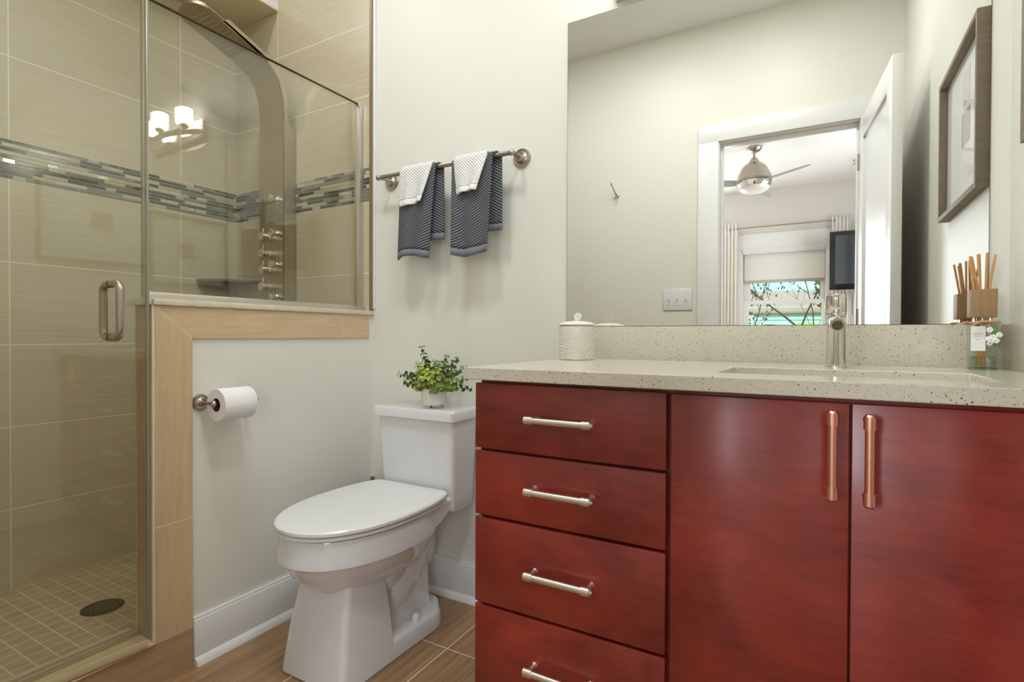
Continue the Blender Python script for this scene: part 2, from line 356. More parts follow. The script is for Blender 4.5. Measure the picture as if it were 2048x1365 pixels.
# tile frame: top band (mitred), vertical band, base strip, end faces
YT0, YT1, ZT0, ZT1 = 0.812, 0.918, 0.979, 1.073
m = MB()
g = 0.0012
m.prism([(XK-0.0062, YT0+g*1.5, ZT1), (XK-0.0062, YT1+g*1.5, ZT0), (XK-0.0062, 1.497-g, ZT0), (XK-0.0062, 1.497-g, ZT1)], (0.0072, 0, 0))
m.box(XK-0.0062, XK+0.001, 1.497+g, 1.640, ZT0, ZT1)
struct(m.build('trim_5', tile_mat('trim_tile_horizontal', '#c9ad88', '#d9c09c', '#e6dac4', 1, 2, 9, 9, -3, -3, 0.003, 0.4, (8, 70)), origin=(0, 0, 0), smooth=0))
m = MB()
m.prism([(XK-0.0062, YT0, ZT1-g*1.5), (XK-0.0062, YT1, ZT0-g*1.5), (XK-0.0062, YT1, 0.447), (XK-0.0062, YT0, 0.447)], (0.0072, 0, 0))
m.box(XK-0.0062, XK+0.001, YT0, YT1, 0.118, 0.444)
struct(m.build('trim_6', tile_mat('trim_tile_vertical', '#c7aa84', '#d7bc97', '#e6dac4', 2, 1, 9, 9, -3, -3, 0.003, 0.4, (8, 70)), origin=(0, 0, 0), smooth=0))
m = MB(); m.box(XK-0.004, XK+0.0006, YT0+0.001, 1.6395, ZT0+0.0006, ZT1-0.0005); m.box(XK-0.004, XK+0.0006, YT0+0.001, YT1-0.0006, 0.02, ZT0+0.0006)
m.box(-1.626, XK+0.0008, 0.8065, 0.8125, 0.125, ZT1); m.box(-1.6625, -1.6585, 0.8105, 0.815, 0.125, ZT1)
struct(m.build('trim_7', basic('trim_grout', '#e2d8c2', 0.7), origin=(0, 0, 0), smooth=0))
m = MB(); m.box(-1.659, -1.629, 0.811, 0.818, 0.12, ZT1, 0.001); m.box(-1.719, -1.662, 0.811, 0.818, 0.12, ZT1, 0.001)
struct(m.build('trim_8', TILE_E, origin=(0, 0, 0), smooth=0))
STONE = basic('cream_stone_cap', '#d8cdb4', 0.45, var=0.22, vscale=35, bump=0.4, bscale=60)
m = MB(); m.box(-1.725, -1.612, 0.808, 1.659, 1.0735, 1.091, 0.002); m.box(-1.722, -1.622, 0.790, 0.8075, 1.0735, 1.091, 0.001)
struct(m.build('trim_9', [STONE], origin=(0, 0, 0)))
# curb
m = MB(); m.box(-1.76, XK-0.006, YF, 0.812, 0, 0.118, 0.0); m.mat(1).box(-1.765, -1.612, YF, 0.811, 0.118, 0.124, 0.001)
m.mat(0).box(XK-0.006, XK+0.001, YF, YT1, 0, 0.116)
struct(m.build('trim_10', [tile_mat('curb_tile', '#a88a66', '#bb9d78', '#e6dac4', 1, 2, 9, 9, -3, -3, 0.003, 0.4, (5, 60)), basic('curb_top_tile', '#d3bb94', 0.35, var=0.06, vscale=40)], origin=(0, 0, 0)))
# baseboards with shoe moulding
def baseboard(name, x0, x1, y0, y1, d):
    """d: outward axis 'x' or '-y'"""
    m = MB()
    if d == 'x':
        m.box(x0, x0+0.014, y0, y1, 0, 0.134, 0.001); m.box(x0, x0+0.010, y0, y1, 0.132, 0.143, 0.002)
        m.prism([(x0+0.014, y0, 0), (x0+0.030, y0, 0), (x0+0.028, y0, 0.010), (x0+0.022, y0, 0.019), (x0+0.014, y0, 0.023)], (0, y1-y0, 0))
    else:
        m.box(x0, x1, y0-0.014, y0, 0, 0.134, 0.001); m.box(x0, x1, y0-0.010, y0, 0.132, 0.143, 0.002)
        m.prism([(x0, y0-0.014, 0), (x0, y0-0.030, 0), (x0, y0-0.028, 0.010), (x0, y0-0.022, 0.019), (x0, y0-0.014, 0.023)], (x1-x0, 0, 0))
    struct(m.build(name, TRIMW, origin=(0, 0, 0), smooth=30))
baseboard('baseboard_left', XK-0.006, 0, YT1+0.001, D, 'x'); baseboard('baseboard_back', XK, -0.70, D, 0, '-y')

# door wall with opening
DX0, DX1, DZ = -0.546, 0.182, 2.190
m = MB(); m.box(XL-0.1, DX0-0.012, YF-0.12, YF, 0, H); m.box(DX1+0.012, XR+0.1, YF-0.12, YF, 0, H); m.box(DX0-0.012, DX1+0.012, YF-0.12, YF, DZ+0.012, H)
struct(m.build('wall_front', PAINT, origin=(0, 0, 0), smooth=0))
m = MB()   # jamb, stop and casing
m.box(DX0-0.012, DX0, YF-0.12, YF+0.001, 0, DZ); m.box(DX1, DX1+0.012, YF-0.12, YF+0.001, 0, DZ); m.box(DX0-0.012, DX1+0.012, YF-0.12, YF+0.001, DZ, DZ+0.012)
m.box(DX0, DX0+0.011, YF-0.10, YF-0.04, 0, DZ-0.011, 0.002); m.box(DX1-0.011, DX1, YF-0.10, YF-0.04, 0, DZ-0.011, 0.002); m.box(DX0, DX1, YF-0.10, YF-0.04, DZ-0.011, DZ, 0.002)
for ys, ye in ((YF, YF+0.018), (YF-0.138, YF-0.12)):
    m.box(DX0-0.125, DX0-0.005, ys, ye, 0, DZ+0.005, 0.001); m.box(DX1+0.005, DX1+0.125, ys, ye, 0, DZ+0.005, 0.001); m.box(DX0-0.125, DX1+0.125, ys, ye, DZ+0.005, DZ+0.109, 0.001)
struct(m.build('trim_11', TRIMW, origin=(0, 0, 0), smooth=30))
# open bathroom door, one recessed panel per side
hx, hy = 0.180, YF+0.022; dl, dt, dh = 0.784, 0.038, 2.168
ang = math.atan2(0.784, 0.074)
Md = Matrix.Translation((hx, hy, 0)) @ Matrix.Rotation(ang, 4, 'Z')
door = bpy.data.objects.new('door_1', None); COL.objects.link(door); door.location = (hx, hy, 0); struct(door)
m = MB(); s0 = 0.105
m.box(0, s0, -dt, 0, 0.012, dh, 0.001, M=Md); m.box(dl-s0, dl, -dt, 0, 0.012, dh, 0.001, M=Md)
m.box(s0, dl-s0, -dt, 0, dh-0.115, dh, 0.001, M=Md); m.box(s0, dl-s0, -dt, 0, 0.012, 0.25, 0.001, M=Md); m.box(s0, dl-s0, -dt+0.012, -0.012, 0.25, dh-0.115, M=Md)
m.build('leaf', TRIMW, door)
m = MB()
for z in (0.25, 1.1, 1.95): m.cyl(Md @ Vector((-0.004, 0.004, z-0.045)), Md @ Vector((-0.004, 0.004, z+0.045)), 0.006, n=10)
m.build('hinge', NICKEL, door)

# ------------------------------------------------------------------ bedroom
BY = 3.328-7.85   # window wall
struct(MB().box(-2.7, 1.3, BY-0.1, YF-0.12, -0.05, 0).build('floor_bedroom', basic('bedroom_oak_floor', '#a98a66', 0.4, var=0.15, vscale=6, stretch=(8, 0.6, 1)), origin=(0, 0, 0), smooth=0))
struct(MB().box(-2.7, 1.3, BY-0.1, YF-0.12, H, H+0.08).build('ceiling_bedroom', CEILP, origin=(0, 0, 0), smooth=0))
WX0, WX1, WZ0, WZ1 = -0.905, 0.062, 0.75, 2.155
m = MB(); m.box(-1.45, WX0, BY-0.1, BY, 0, H); m.box(-2.7, -2.45, BY-0.1, BY, 0, H); m.box(-2.45, -1.45, BY-0.1, BY, 0, 0.85); m.box(-2.45, -1.45, BY-0.1, BY, 2.35, H); m.box(WX1, 1.3, BY-0.1, BY, 0, H); m.box(WX0, WX1, BY-0.1, BY, 0, WZ0); m.box(WX0, WX1, BY-0.1, BY, WZ1, H)  # opening left of the real window is added for the rear fill light
struct(m.build('wall_bedroom_back', BEDP, origin=(0, 0, 0), smooth=0))
m = MB(); m.box(-2.7, -2.6, BY, YF-0.12, 0, H)
struct(m.build('wall_bedroom_left', BEDP, origin=(0, 0, 0), smooth=0))
m = MB(); m.box(1.2, 1.3, BY, YF-0.12, 0, 0.85); m.box(1.2, 1.3, BY, YF-0.12, 2.35, H); m.box(1.2, 1.3, BY, -3.3, 0.85, 2.35); m.box(1.2, 1.3, -1.9, YF-0.12, 0.85, 2.35)  # opening in this wall is added for the side fill light
struct(m.build('wall_bedroom_right', BEDP, origin=(0, 0, 0), smooth=0))
struct(MB().box(XR+0.1, 1.3, YF-0.121, YF-0.02, 0, H).build('wall_bedroom_front', BEDP, origin=(0, 0, 0), smooth=0))
# bedroom window: casing, double-hung sashes, panes
win = bpy.data.objects.new('window_1', None); COL.objects.link(win); win.location = ((WX0+WX1)/2, BY, WZ0); struct(win)
m = MB()
m.box(WX0-0.075, WX0+0.004, BY, BY+0.02, WZ0-0.08, WZ1+0.20, 0.002); m.box(WX1-0.004, WX1+0.075, BY, BY+0.02, WZ0-0.08, WZ1+0.20, 0.002)
m.box(WX0-0.075, WX1+0.075, BY, BY+0.022, WZ1-0.004, WZ1+0.20, 0.003); m.box(WX0-0.1, WX1+0.1, BY, BY+0.05, WZ0-0.03, WZ0, 0.003)
m.build('window_frame', TRIMW, win)
m = MB()
gx0, gx1 = -0.815, 0.0
for (z0, z1, y) in ((1.445, WZ1, BY-0.055), (WZ0, 1.471, BY-0.025)):
    m.box(WX0, gx0 if y < BY-0.04 else gx0-0.015, y-0.015, y+0.015, z0, z1, 0.002); m.box(gx1 if y < BY-0.04 else gx1+0.015, WX1, y-0.015, y+0.015, z0, z1, 0.002)
    m.box(WX0+0.03, WX1-0.03, y-0.014, y+0.014, z0, z0+0.05 if y > BY-0.04 else z0+0.026); m.box(WX0+0.03, WX1-0.03, y-0.014, y+0.014, z1-0.05, z1)
m.build('sash', TRIMW, win)
WG = thin_glass('window_glass', (0.97, 0.98, 0.98, 1))
m = MB(); m.quad((gx0, BY-0.055, 1.46), (gx1, BY-0.055, 1.46), (gx1, BY-0.055, WZ1-0.04), (gx0, BY-0.055, WZ1-0.04)); m.quad((gx0-0.02, BY-0.025, WZ0+0.04), (gx1+0.02, BY-0.025, WZ0+0.04), (gx1+0.02, BY-0.025, 1.43), (gx0-0.02, BY-0.025, 1.43))
m.build('pane', WG, win, smooth=0)
# roller shade
m_shade, nt, b_ = newmat('roller_shade_fabric')
b_.inputs['Base Color'].default_value = lin('#f6f4f0'); b_.inputs['Roughness'].default_value = 0.9
tl = N(nt, 'ShaderNodeBsdfTranslucent'); tl.inputs[0].default_value = lin('#fbf6ef'); mx = N(nt, 'ShaderNodeMixShader', ); mx.inputs[0].default_value = 0.45
L(nt, b_.outputs[0], mx.inputs[1]); L(nt, tl.outputs[0], mx.inputs[2]); L(nt, mx.outputs[0], nt.nodes['Material Output'].inputs[0])
sh = empty('roller_shade', (-0.42, BY+0.01, 1.70), 'cream roller shade pulled halfway down the bedroom window', 'window shade')
MB().box(-0.885, 0.048, BY+0.004, BY+0.006, 1.735, 2.11).build('fabric', m_shade, sh, smooth=0)
MB().box(-0.885, 0.048, BY+0.001, BY+0.012, 1.700, 1.738, 0.003).build('hem_bar', basic('shade_hem', '#b8b1ac', 0.7), sh)
MB().box(-0.900, 0.058, BY-0.005, BY+0.045, 2.085, 2.15, 0.004).build('cassette', basic('shade_cassette', '#dfe1e4', 0.4), sh)
# curtain rod and curtains
rod = empty('curtain_rod', (-0.45, BY+0.09, 2.43), 'thin grey metal curtain rod above the bedroom window', 'curtain rod')
m = MB(); m.cyl((-1.045, BY+0.09, 2.432), (0.15, BY+0.09, 2.432), 0.008, n=12); m.build('pole', NICKEL, rod)
for x in (-1.03, 0.135):
    m = MB(); m.cyl((x, BY, 2.425), (x, BY+0.09, 2.425), 0.006, n=8); m.lathe([(0.018, 0), (0.018, 0.004)], (x, BY, 2.425), (0, 1, 0), n=16); m.build('bracket', NICKEL, rod)
    m = MB(); m.sphere((x-0.02 if x < 0 else x+0.02, BY+0.09, 2.432), 0.016, 12); m.build('finial', NICKEL, rod)
def curtain(x0, x1, z1, folds, label, seed):
    rnd = random.Random(seed); ph = [rnd.uniform(-0.5, 0.5) for _ in range(folds+1)]
    def fn(a, b):
        k = a*folds; w = math.sin(2*PI*k+ph[int(min(k, folds))]*0.6)
        z = z1+(0.1-z1)*b
        return (x0+(x1-x0)*a+0.012*math.sin(2*PI*k*1.0+1)*b, BY+0.09+0.03*w*(0.6+0.4*b), z)
    m = MB(); m.sheet(fn, folds*12, 14); o = m.build('curtain', basic('curtain_linen', '#f0ebe3', 0.9), solid=0.003, smooth=60)
    tag(o, label, 'curtain', 'bedroom curtains')
curtain(-1.17, -0.955, 2.50, 5, 'cream curtain at the light-switch side of the bedroom window', 1)
curtain(0.12, 0.31, 2.48, 5, 'cream curtain behind the television', 2)
# television on an arm
tv = empty('television', (0.40, BY+0.3, 1.55), 'black flat screen television on the bedroom window wall', 'television')
ty = 3.328-7.4
m = MB(); m.box(0.092, 0.72, ty-0.045, ty, 1.545, 2.232, 0.012, 3); m.build('housing', BLACKP, tv)
m = MB(); m.box(0.150, 0.662, ty-0.001, ty+0.0015, 1.612, 2.180); m.build('screen', basic('tv_screen', '#3a3f45', 0.08, spec=0.9), tv, smooth=0)
m = MB(); m.box(0.36, 0.44, BY+0.12, ty-0.045, 1.84, 1.92, 0.004); m.box(0.34, 0.46, BY+0.0, BY+0.03, 1.78, 1.98, 0.002); m.box(0.38, 0.42, BY+0.0, ty-0.04, 1.86, 1.90); m.build('wall_arm', BLACKP, tv)
# small picture on the window wall
pf = empty('small_framed_picture', (0.40, BY+0.01, 1.27), 'small white framed teal picture under the television', 'picture')
MB().box(0.352, 0.52, BY, BY+0.02, 1.265, 1.50, 0.002).build('frame', TRIMW, pf)
MB().box(0.372, 0.50, BY+0.018, BY+0.021, 1.285, 1.48).build('print', basic('teal_print', '#6f98a0', 0.6, var=0.5, vscale=12), pf, smooth=0)
# ceiling fan
FX, FY = -0.60, 3.328-6.07
fan = empty('ceiling_fan', (FX, FY, 2.45), 'brushed nickel three-blade ceiling fan with frosted light bowl in the bedroom', 'ceiling fan')
m = MB(); m.lathe([(0.075, 0), (0.072, -0.02), (0.05, -0.045), (0.025, -0.055)], (FX, FY, H)); m.build('canopy', NICKEL, fan)
m = MB(); m.cyl((FX, FY, 2.89), (FX, FY, 2.80), 0.014, n=16); m.build('downrod', NICKEL, fan)
m = MB(); m.lathe([(0.018, 2.83), (0.03, 2.825), (0.052, 2.79), (0.056, 2.775), (0.085, 2.765), (0.115, 2.735), (0.135, 2.70), (0.142, 2.675), (0.158, 2.655), (0.168, 2.62), (0.170, 2.595), (0.166, 2.585)], (FX, FY, 0)); m.build('motor_housing', NICKEL, fan)
m = MB(); m.lathe([(0.155, 2.588), (0.155, 2.555)], (FX, FY, 0)); m.build('shadow_gap', BLACKP, fan)
m = MB(); m.lathe([(0.166, 2.58), (0.165, 2.55), (0.150, 2.525)], (FX, FY, 0)); m.build('light_ring', CHROME, fan)
m = MB(); m.lathe([(0.147, 2.527), (0.135, 2.50), (0.10, 2.48), (0.05, 2.468), (0.0, 2.465)], (FX, FY, 0)); m.build('light_bowl', basic('frosted_bowl', '#eceae6', 0.3), fan)
for k in range(3):
    a = math.radians(38-120*k); M = Matrix.Translation((FX, FY, 2.572)) @ Matrix.Rotation(a, 4, 'Z') @ Matrix.Rotation(math.radians(-13), 4, 'X')
    m = MB(); top = []
    outl = [(0.13, -0.045), (0.25, -0.07), (0.42, -0.072), (0.56, -0.055), (0.645, -0.015), (0.655, 0.02), (0.56, 0.055), (0.40, 0.066), (0.25, 0.06), (0.13, 0.04)]
    m.loft([[M @ Vector((x, y, -0.003)) for x, y in outl], [M @ Vector((x, y, 0.003)) for x, y in outl]])
    m.build('blade', basic('fan_blade_silver', '#a6a9ab', 0.4, metal=0.3), fan)
# fire sprinkler
sp = empty('fire_sprinkler', (0.31, 3.328-6.88, 2.87), 'small white fire sprinkler head on the bedroom ceiling', 'sprinkler')
m = MB(); m.lathe([(0.045, 0), (0.043, -0.006), (0.02, -0.010)], (0.31, 3.328-6.98, H)); m.build('escutcheon', TRIMW, sp)
m = MB(); m.cyl((0.31, 3.328-6.98, 2.93), (0.31, 3.328-6.98, 2.905), 0.009, n=10); m.tube([(0.295, 3.328-6.98, 2.905), (0.292, 3.328-6.98, 2.893), (0.305, 3.328-6.98, 2.88)], 0.003, 6); m.tube([(0.325, 3.328-6.98, 2.905), (0.328, 3.328-6.98, 2.893), (0.315, 3.328-6.98, 2.88)], 0.003, 6); m.lathe([(0.017, 0), (0.017, 0.002)], (0.31, 3.328-6.98, 2.878)); m.build('deflector', NICKEL, sp)

# ------------------------------------------------------------------ outside the bedroom window
struct(MB().box(-14, 12, -26, BY-0.3, -3.1, -3.0).build('ground', basic('winter_lawn', '#5c5d45', 0.9, var=0.3, vscale=3), origin=(0, 0, 0), smooth=0))
MINT = basic('mint_siding', '#b4e3d2', 0.6)
def siding(m, x0, x1, y, z0, z1, h=0.13):
    z = z0
    while z < z1:
        zt = min(z+h, z1); m.prism([(x0, y, z), (x0, y+0.03, z), (x0, y+0.006, zt), (x0, y, zt)], (x1-x0, 0, 0)); z += h
hs = empty('mint_house', (-1.5, -12.5, -3), 'mint green house with horizontal siding behind the bare trees', 'house')
m = MB(); m.box(-5.5, 3.5, -16, -12.03, -3, 1.75); siding(m, -5.5, 3.5, -12.03, -3, 1.75); m.build('wall', MINT, hs, smooth=0)
m = MB(); m.box(-1.62, -1.50, -12.03, -11.96, -3, 1.75); m.build('corner_board', basic('pale_mint_trim', '#c5e8d9', 0.6), hs)
m = MB(); m.prism([(-5.8, -11.95, 1.66), (-5.8, -11.95, 1.72), (-5.8, -14.5, 2.35), (-5.8, -14.5, 2.2)], (9.6, 0, 0)); m.build('roof', basic('pale_grey_roof', '#a9a698', 0.9, var=0.2, vscale=20), hs, smooth=0)
m = MB(); m.box(-5.8, 3.8, -12.0, -11.9, 1.58, 1.69, 0.02); m.build('gutter', basic('tan_gutter', '#b3a58b', 0.5), hs)
m = MB(); m.box(-1.25, -1.0, -12.0, -11.94, 1.02, 1.30, 0.0); m.build('window', basic('dark_house_window', '#3b4244', 0.1), hs)
h2 = empty('far_house', (-1, -20, -3), 'tall aqua gabled house rising behind the mint house', 'house')
m = MB(); m.prism([(-3.2, -19, -3), (2.6, -19, -3), (2.6, -19, 3.6), (-0.3, -19, 5.2), (-3.2, -19, 3.6)], (0, -4, 0)); m.build('wall', basic('aqua_siding', '#b2e8da', 0.6), h2, smooth=0)
for x, z in ((-0.2, 3.05), (0.9, 3.2)):
    m = MB(); m.box(x, x+0.45, -19.0, -18.95, z, z+0.35); m.build('window', basic('peach_window_glow', '#e8c8a2', 0.4), h2, smooth=0)
m = MB(); m.prism([(-3.5, -18.7, 3.4), (-0.3, -18.7, 5.3), (2.9, -18.7, 3.4), (2.9, -18.7, 3.65), (-0.3, -18.7, 5.55), (-3.5, -18.7, 3.65)], (0, -4.5, 0)); m.build('roof', basic('slate_roof', '#6e6c68', 0.9), h2, smooth=0)
BARK = basic('dark_bark', '#4a3b30', 0.9)
def bare_tree(x, y, z0, h, seed, label, r0=0.07):
    rnd = random.Random(seed); m = MB(); tw = []; bud = MB()
    def br(p, d, ln, rr, lv):
        pts = [p]; q = p.copy(); dd = d.copy()
        for i in range(5):
            dd = (dd+Vector((rnd.uniform(-1, 1), rnd.uniform(-1, 1), rnd.uniform(-0.5, 0.7)))*0.18).normalized(); q = q+dd*ln/5; pts.append(q.copy())
        m.tube(pts, [rr*(1-0.55*i/5) for i in range(6)], 6 if lv < 2 else 4)
        if lv >= 4:
            for k in (2, 4): bud.sphere(pts[k]+Vector((rnd.uniform(-.02, .02), 0, rnd.uniform(-.02, .02))), 0.016, 6, 1, 1, 1.5)
            return
        for k in range(4 if lv < 3 else 3):
            i = rnd.randint(2, 5); nd = (dd+Vector((rnd.uniform(-1, 1), rnd.uniform(-1, 1), rnd.uniform(-0.4, 0.9)))).normalized()
            br(pts[i], nd, ln*rnd.uniform(0.4, 0.6), rr*0.42, lv+1)
    br(Vector((x, y, z0)), Vector((0.05, 0, 1)), h, r0, 0)
    root = empty('bare_tree', (x, y, z0), label, 'tree', 'bare trees outside the window')
    m.build('branches', BARK, root, smooth=60); struct(bud.build('buds', basic('buds', '#5e4a35', 0.9), root), 'stuff')
bare_tree(-1.05, -8.2, -3, 3.9, 11, 'slender bare tree in front of the mint house, nearest the window centre', 0.035)
bare_tree(-0.45, -8.8, -3, 4.2, 23, 'bare tree with forking dark trunk toward the television side', 0.04)
bare_tree(-1.9, -9.6, -3, 4.2, 5, 'bare tree at the curtain side of the view outside', 0.04)
# ivy-covered trunk
iv = empty('ivy_covered_tree', (0.15, -11.2, -3), 'thick brown-green ivy covered tree at the top corner of the bedroom window', 'tree')
m = MB(); m.tube([(0.3, -11.2, -3), (0.28, -11.2, 0), (0.15, -11.2, 2.0), (-0.1, -11.2, 4.2)], [0.2, 0.17, 0.15, 0.12], 10); m.build('trunk', BARK, iv)
rnd = random.Random(4); m = MB()
for k in range(420):
    z = rnd.uniform(1.7, 3.6); a = rnd.uniform(0, 2*PI); rr = rnd.uniform(0.15, 0.34)
    c = Vector((0.18-(z-2)*0.1+math.cos(a)*rr, -11.2+math.sin(a)*rr, z)); d1 = Vector((rnd.uniform(-1, 1), rnd.uniform(-1, 1), rnd.uniform(-1, 1))).normalized()*0.05; d2 = d1.orthogonal().normalized()*0.035
    m.mat(k % 2).quad(c-d1, c+d2, c+d1, c-d2)
m.build('foliage', [basic('ivy_brown', '#6b5a33', 0.8), basic('ivy_olive', '#545a33', 0.8)], iv, smooth=0)
gb = MB(); gb.loft([[(-0.30+dx*w, -10.9+dy*w, z) for dx, dy in ((-.28, -.25), (.28, -.25), (.28, .25), (-.28, .25))] for z, w in ((-3.0, 0.85), (-0.4, 0.95), (1.21, 1.0), (1.27, 0.85), (1.31, 0.5))])
tag(gb.build('garden_shed', basic('lime_green_plastic', '#9be23c', 0.5), smooth=30), 'bright lime green rounded garden shed outside the bedroom window', 'shed')

# ------------------------------------------------------------------ vanity
van = empty('vanity_cabinet', (-0.16, 1.35, 0), 'cherry red vanity cabinet with four drawers and two slab doors', 'cabinet')
YV = 1.05
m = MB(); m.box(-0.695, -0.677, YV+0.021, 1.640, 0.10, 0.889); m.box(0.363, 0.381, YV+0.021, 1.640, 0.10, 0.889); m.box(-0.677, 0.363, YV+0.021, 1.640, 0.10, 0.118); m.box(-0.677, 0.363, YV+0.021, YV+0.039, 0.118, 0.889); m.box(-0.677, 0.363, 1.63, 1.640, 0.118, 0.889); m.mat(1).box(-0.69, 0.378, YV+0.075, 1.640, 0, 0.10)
m.build('body', [CHERRY, DARKRED], van, smooth=0)
def drawer(z0, z1, hz):
    m = MB(); m.box(-0.698, -0.2565, YV, YV+0.0195, z0, z1, 0.0015); dr = m.build('drawer', CHERRY, van)
    m = MB(); y = YV-0.030; x0, x1 = -0.553, -0.397
    m.tube([(x0, y, hz), (x0+0.002, y, hz), (x0+0.002, y, hz), (x0+0.022, y, hz)], [0.006, 0.0088, 0.0092, 0.0092], 16); m.cyl((x0+0.02, y, hz), (x1-0.02, y, hz), 0.0071, n=16)
    m.tube([(x1, y, hz), (x1-0.003, y, hz), (x1-0.004, y, hz), (x1-0.022, y, hz)], [0.006, 0.008, 0.0092, 0.0092], 16); m.cyl((x1, y, hz), (x1+0.002, y, hz), 0.003, n=8)
    for x in (x0+0.012, x1-0.012): m.tube([(x, y, hz), (x, YV-0.006, hz), (x, YV, hz)], [0.0058, 0.0058, 0.0085], 14)
    m.build('handle', BRIGHTN, dr)
drawer(0.7295, 0.8805, 0.808); drawer(0.5745, 0.7235, 0.6525); drawer(0.3695, 0.5675, 0.470); drawer(0.165, 0.3630, 0.262)
for x0, x1, hx_, z0, z1 in ((-0.247, 0.0438, 0.0195, 0.721, 0.870), (0.0472, 0.338, 0.0705, 0.718, 0.867)):
    m = MB(); m.box(x0, x1, YV, YV+0.0195, 0.165, 0.8795, 0.0015); dr = m.build('door', CHERRY, van)
    m = MB(); y = YV-0.030
    for zz, s in ((z0, 1), (z1, -1)): m.tube([(hx_, y, zz), (hx_, y, zz+s*0.003), (hx_, y, zz+s*0.004), (hx_, y, zz+s*0.024)], [0.006, 0.0078, 0.0092, 0.0092], 16); m.tube([(hx_, y, zz+s*0.012), (hx_, YV-0.006, zz+s*0.012), (hx_, YV, zz+s*0.012)], [0.0058, 0.0058, 0.0085], 14)
    m.cyl((hx_, y, z0+0.02), (hx_, y, z1-0.02), 0.0071, n=16); h = m.build('handle', COPPER, dr); h['label'] = 'copper bar handle'
MB().box(0.3415, 0.3815, YV+0.004, YV+0.022, 0.10, 0.8795, 0.001).build('filler_strip', CHERRY, van)

ct = empty('countertop', (-0.16, 1.34, 0.89), 'beige speckled quartz countertop with trough basin over the red vanity', 'countertop')
CX0, CX1, CY0, CY1, CZ0, CZ1 = -0.7085, 0.381, 1.015, 1.645, 0.8905, 0.918
BX0, BX1, BY0, BY1 = -0.178, 0.262, 1.135, 1.385
m = MB()
bmt = bmesh.new()
outer = [(CX0, CY0), (CX1, CY0), (CX1, CY1), (CX0, CY1)]; inner = [(BX0, BY0), (BX1, BY0), (BX1, BY1), (BX0, BY1)]
for z in (CZ1, CZ0):
    for i in range(4):
        j = (i+1) % 4
        m._f([m.bm.verts.new((*outer[i], z)), m.bm.verts.new((*outer[j], z)), m.bm.verts.new((*inner[j], z)), m.bm.verts.new((*inner[i], z))])
for ring in (outer, inner):
    for i in range(4):
        j = (i+1) % 4; m._f([m.bm.verts.new((*ring[i], CZ0)), m.bm.verts.new((*ring[j], CZ0)), m.bm.verts.new((*ring[j], CZ1)), m.bm.verts.new((*ring[i], CZ1))])
m.build('slab', QUARTZ, ct, smooth=30, bevel=0.002, weld=True)
m = MB()   # basin: sloping side walls below the opening
m.loft([[(BX0, BY0, CZ0), (BX1, BY0, CZ0), (BX1, BY1, CZ0), (BX0, BY1, CZ0)], [(BX0+0.03, BY0+0.01, 0.80), (BX1-0.06, BY0+0.01, 0.80), (BX1-0.06, BY1-0.01, 0.80), (BX0+0.03, BY1-0.01, 0.80)]], False, True)
m.build('basin', QUARTZ, ct, smooth=0, solid=0.004)
MB().box(CX0-0.028, CX1, 1.6455, 1.6635, CZ1-0.02, 1.0205, 0.0015).build('backsplash', QUARTZ, ct)
MB().box(0.3665, 0.3815, 1.03, 1.6455, CZ1, 1.0205, 0.0015).build('side_splash', QUARTZ, ct)
# mirror
mi = empty('wall_mirror', (-0.196, 1.66, 1.0215), 'large frameless rectangular mirror above the speckled backsplash', 'mirror')
MB().box(-0.7375, 0.3445, 1.6588, 1.6635, 1.0215, 2.0335).build('mirror_edge', DARKEDGE, mi, smooth=0)
MB().quad((-0.7365, 1.6585, 1.0225), (0.3435, 1.6585, 1.0225), (0.3435, 1.6585, 2.0325), (-0.7365, 1.6585, 2.0325)).build('mirror_glass', MIRROR, mi, smooth=0)

# ------------------------------------------------------------------ faucet
fa = empty('faucet', (0.034, 1.50, 0.918), 'polished chrome single lever faucet behind the basin', 'faucet')
x, y = 0.034, 1.50
m = MB(); m.lathe([(0.0255, 0), (0.0255, 0.002), (0.021, 0.003), (0.0205, 0.118), (0.022, 0.122), (0.022, 0.128)], (x, y, 0.918)); m.build('body', CHROME, fa)
m = MB(); m.tube([(x, y-0.006, 1.026), (x, y-0.06, 1.024), (x, y-0.100, 1.020), (x, y-0.108, 1.017)], [0.0195, 0.0175, 0.0160, 0.0150], 24); m.build('spout', CHROME, fa)
m = MB(); m.cyl((x, y-0.106, 1.0160), (x, y-0.1095, 1.0150), 0.0105, n=18); m.build('aerator', basic('aerator_dark', '#5a4e3c', 0.5), fa)
m = MB(); m.lathe([(0.0215, 0), (0.0225, 0.002), (0.0225, 0.040), (0.020, 0.0435)], (x, y, 1.0475)); 
m.build('lever_hub', CHROME, fa)
m = MB(); m.box(x-0.005, x+0.005, y-0.075, y-0.01, 1.083, 1.089, 0.002); m.build('lever', CHROME, fa)

# ------------------------------------------------------------------ ceramic jar with spiral knob
jar = empty('ceramic_jar', (-0.626, 1.515, 0.918), 'white embossed lidded ceramic jar at the left end of the countertop', 'jar')
jx, jy = -0.640, 1.515
CERB, nt, b_ = newmat('embossed_ceramic'); b_.inputs['Roughness'].default_value = 0.4
t_ = N(nt, 'ShaderNodeTexCoord'); vo = N(nt, 'ShaderNodeTexVoronoi', i_Scale=15.0); L(nt, t_.outputs['Object'], vo.inputs['Vector']); vo.inputs['Randomness'].default_value = 0.35
wv = N(nt, 'ShaderNodeMath', operation='MULTIPLY'); L(nt, vo.outputs['Distance'], wv.inputs[0]); wv.inputs[1].default_value = 75.0
sn = N(nt, 'ShaderNodeMath', operation='SINE'); L(nt, wv.outputs[0], sn.inputs[0])
nf = N(nt, 'ShaderNodeTexVoronoi', i_Scale=260.0); L(nt, t_.outputs['Object'], nf.inputs['Vector'])
